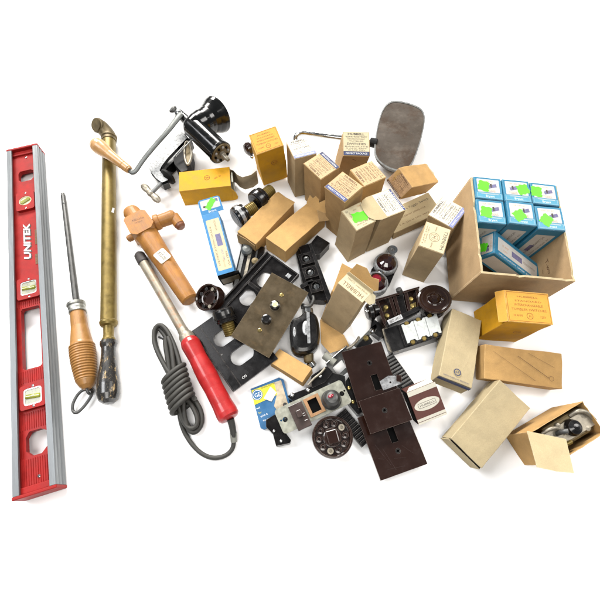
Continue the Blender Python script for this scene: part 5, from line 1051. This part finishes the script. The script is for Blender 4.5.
c = W(257.3, 394.8, .6); i = MB(); M_ = Matrix.Translation((c.x, c.y, .60)) @ Matrix.Rotation(R(22), 4, 'Z')
i.plate(circ(0, 0, .78), [], 0, 0, 'pack_blue', M=M_); ring(i, 0, 0, .68, .07, 'white_ink', .004, M_); i.text('GE', 0, 0, .85, 'white_ink', w=.85, z=.004, M=M_); i.build('printed_emblem', t, world=True)
def wtext(i, s, px, py, z, size, m, rot, w=None): c = W(px, py, z); i.text(s, 0, 0, size, m, w=w, M=Matrix.Translation((c.x, c.y, z)) @ Matrix.Rotation(R(rot), 4, 'Z'))
i = MB(); wtext(i, 'GENERAL ELECTRIC', 268, 385.5, .605, .34, 'black_ink', 22, 2.2); i.build('lettering', t, world=True); i = MB(); wtext(i, 'wall', 258, 408, .57, .36, 'white_ink', 22); wtext(i, 'for', 260, 412.5, .57, .36, 'pack_yellow', 22); wtext(i, 'quick &', 264, 415, .57, .36, 'white_ink', 22); wtext(i, 'the easy', 267, 419, .57, .36, 'white_ink', 22); i.build('lettering', t, world=True)

# grey frame with square opening
t = thing('mounting_frame', 'grey metal frame with a square opening beside the uppermost brown plate', 'frame', W(338, 366, 0))
P = [W(x, y, 1.6) for x, y in ((326.3, 364), (346, 347.5), (350, 356), (352, 368), (337, 380), (331, 374))]; Hh = [W(x, y, 1.6) for x, y in ((332.5, 367.5), (342, 359), (346.5, 367), (338, 375))]
b = MB(); b.plate([(p.x, p.y) for p in P][::-1], [[(p.x, p.y) for p in Hh][::-1]], 1.2, 1.6, 'dark_steel'); b.build('frame', t, world=True, bevel=.06)
b = MB(); b.tube([W(*p) for p in ((326, 364, 1.8), (336, 355, 1.8), (347, 346, 1.8))], .14, 'chrome', 10, 0); b.build('bright_edge', t, world=True)
b = MB(); b.lathe(W(324, 355, 1.4), W(332, 361, 1.4), [(0, .5), (.1, .6), (2, .6)], 'strain_grey', 16); b.build('tube_end', t, world=True)
# small black block with brass screw and long strap
t = thing('strap_terminal', 'small black block with brass screw on a narrow metal strap, above the uppermost brown plate', 'terminal', W(365, 338, 0))
along_poly([(356, 347), (362, 340), (368, 334), (373, 341), (370, 346), (360, 350)], .1, 1.9, 'bakelite_black', 'block', .15)
c = W(366, 338, 2.0); b = MB(); b.lathe((c.x, c.y, 1.8), (c.x, c.y, 4), [(0, .42), (.25, .42), (.36, .3), (.38, 0)], 'brass_bright', 18); b.build('screw', t, world=True)
along_poly([(354, 345), (373, 326), (376, 324), (377, 327), (358, 349)], 1.2, 1.5, 'grey_steel', 'strap', .04)
b = MB(); b.tube([W(*p) for p in ((347, 349, 1.6), (352, 346, 2.0), (357, 341, 2.2), (359, 337, 2.0))], .2, 'nickel', 10); b.build('bent_lug', t, world=True)

# black socket half hidden under the left edge of the upper brown plate
t = thing('flush_socket', 'black flush socket wedged under the left edge of the uppermost brown plate', 'socket', W(352, 392, 0))
along_poly([(345, 382), (352, 372), (362, 378), (368, 408), (358, 415), (349, 404)], .1, 1.35, 'bakelite_black', 'socket_body', .15)
for x, y in ((349, 388), (353, 402)): b = MB(); b.ball(W(x, y, 1.4), .3, 'brass_bright', (1, 1, .5), 12); b.build('terminal_screw', t, world=True)
t = thing('toggle_switch', 'black toggle switch between the open switch base and the receptacle', 'switch', W(388, 330, 0))
along_poly([(372, 318), (384, 326), (386, 334), (380, 338), (370, 330)], .1, 1.5, 'bakelite_black', 'switch_body', .15)
b = MB(); b.lathe(W(374, 329, 1.4), W(371, 333, 2.8), [(0, .35), (1.2, .4), (1.5, .3), (1.6, 0)], 'chrome', 16); b.build('toggle', t, world=True)

# ribbed black strips sticking out under the brown plates
def ribbed(pa, pb, wd, label, z=.9, m='bakelite_matte', mr_='strain_grey'):
    A, B = W(*pa, z), W(*pb, z); u = (B-A); L_ = u.length; u.normalize()
    t = thing('ribbed_strip', label, 'strip', A, (0, 0, math.degrees(math.atan2(u.y, u.x))), 'ribbed strips under the brown plates')
    b = MB(); b.box((0, -wd/2, -z+.1), (L_, wd/2, -.1), m); b.build('strip_body', t, bevel=.05)
    x = .2; b = MB()
    while x < L_-.3: b.box((x, -wd/2+.1, -.1), (x+.26, wd/2-.1, .06), mr_); x += .5
    b.build('rib_row', t, bevel=.03)
ribbed((341, 412), (367, 443), 1.7, 'ribbed black strip sticking out left of the stacked brown plates', 1.0, mr_='bakelite_matte')
ribbed((387, 356), (409, 387), 2.0, 'ribbed dark grey strip sticking out right of the uppermost brown plate', 1.2, mr_='dark_steel')
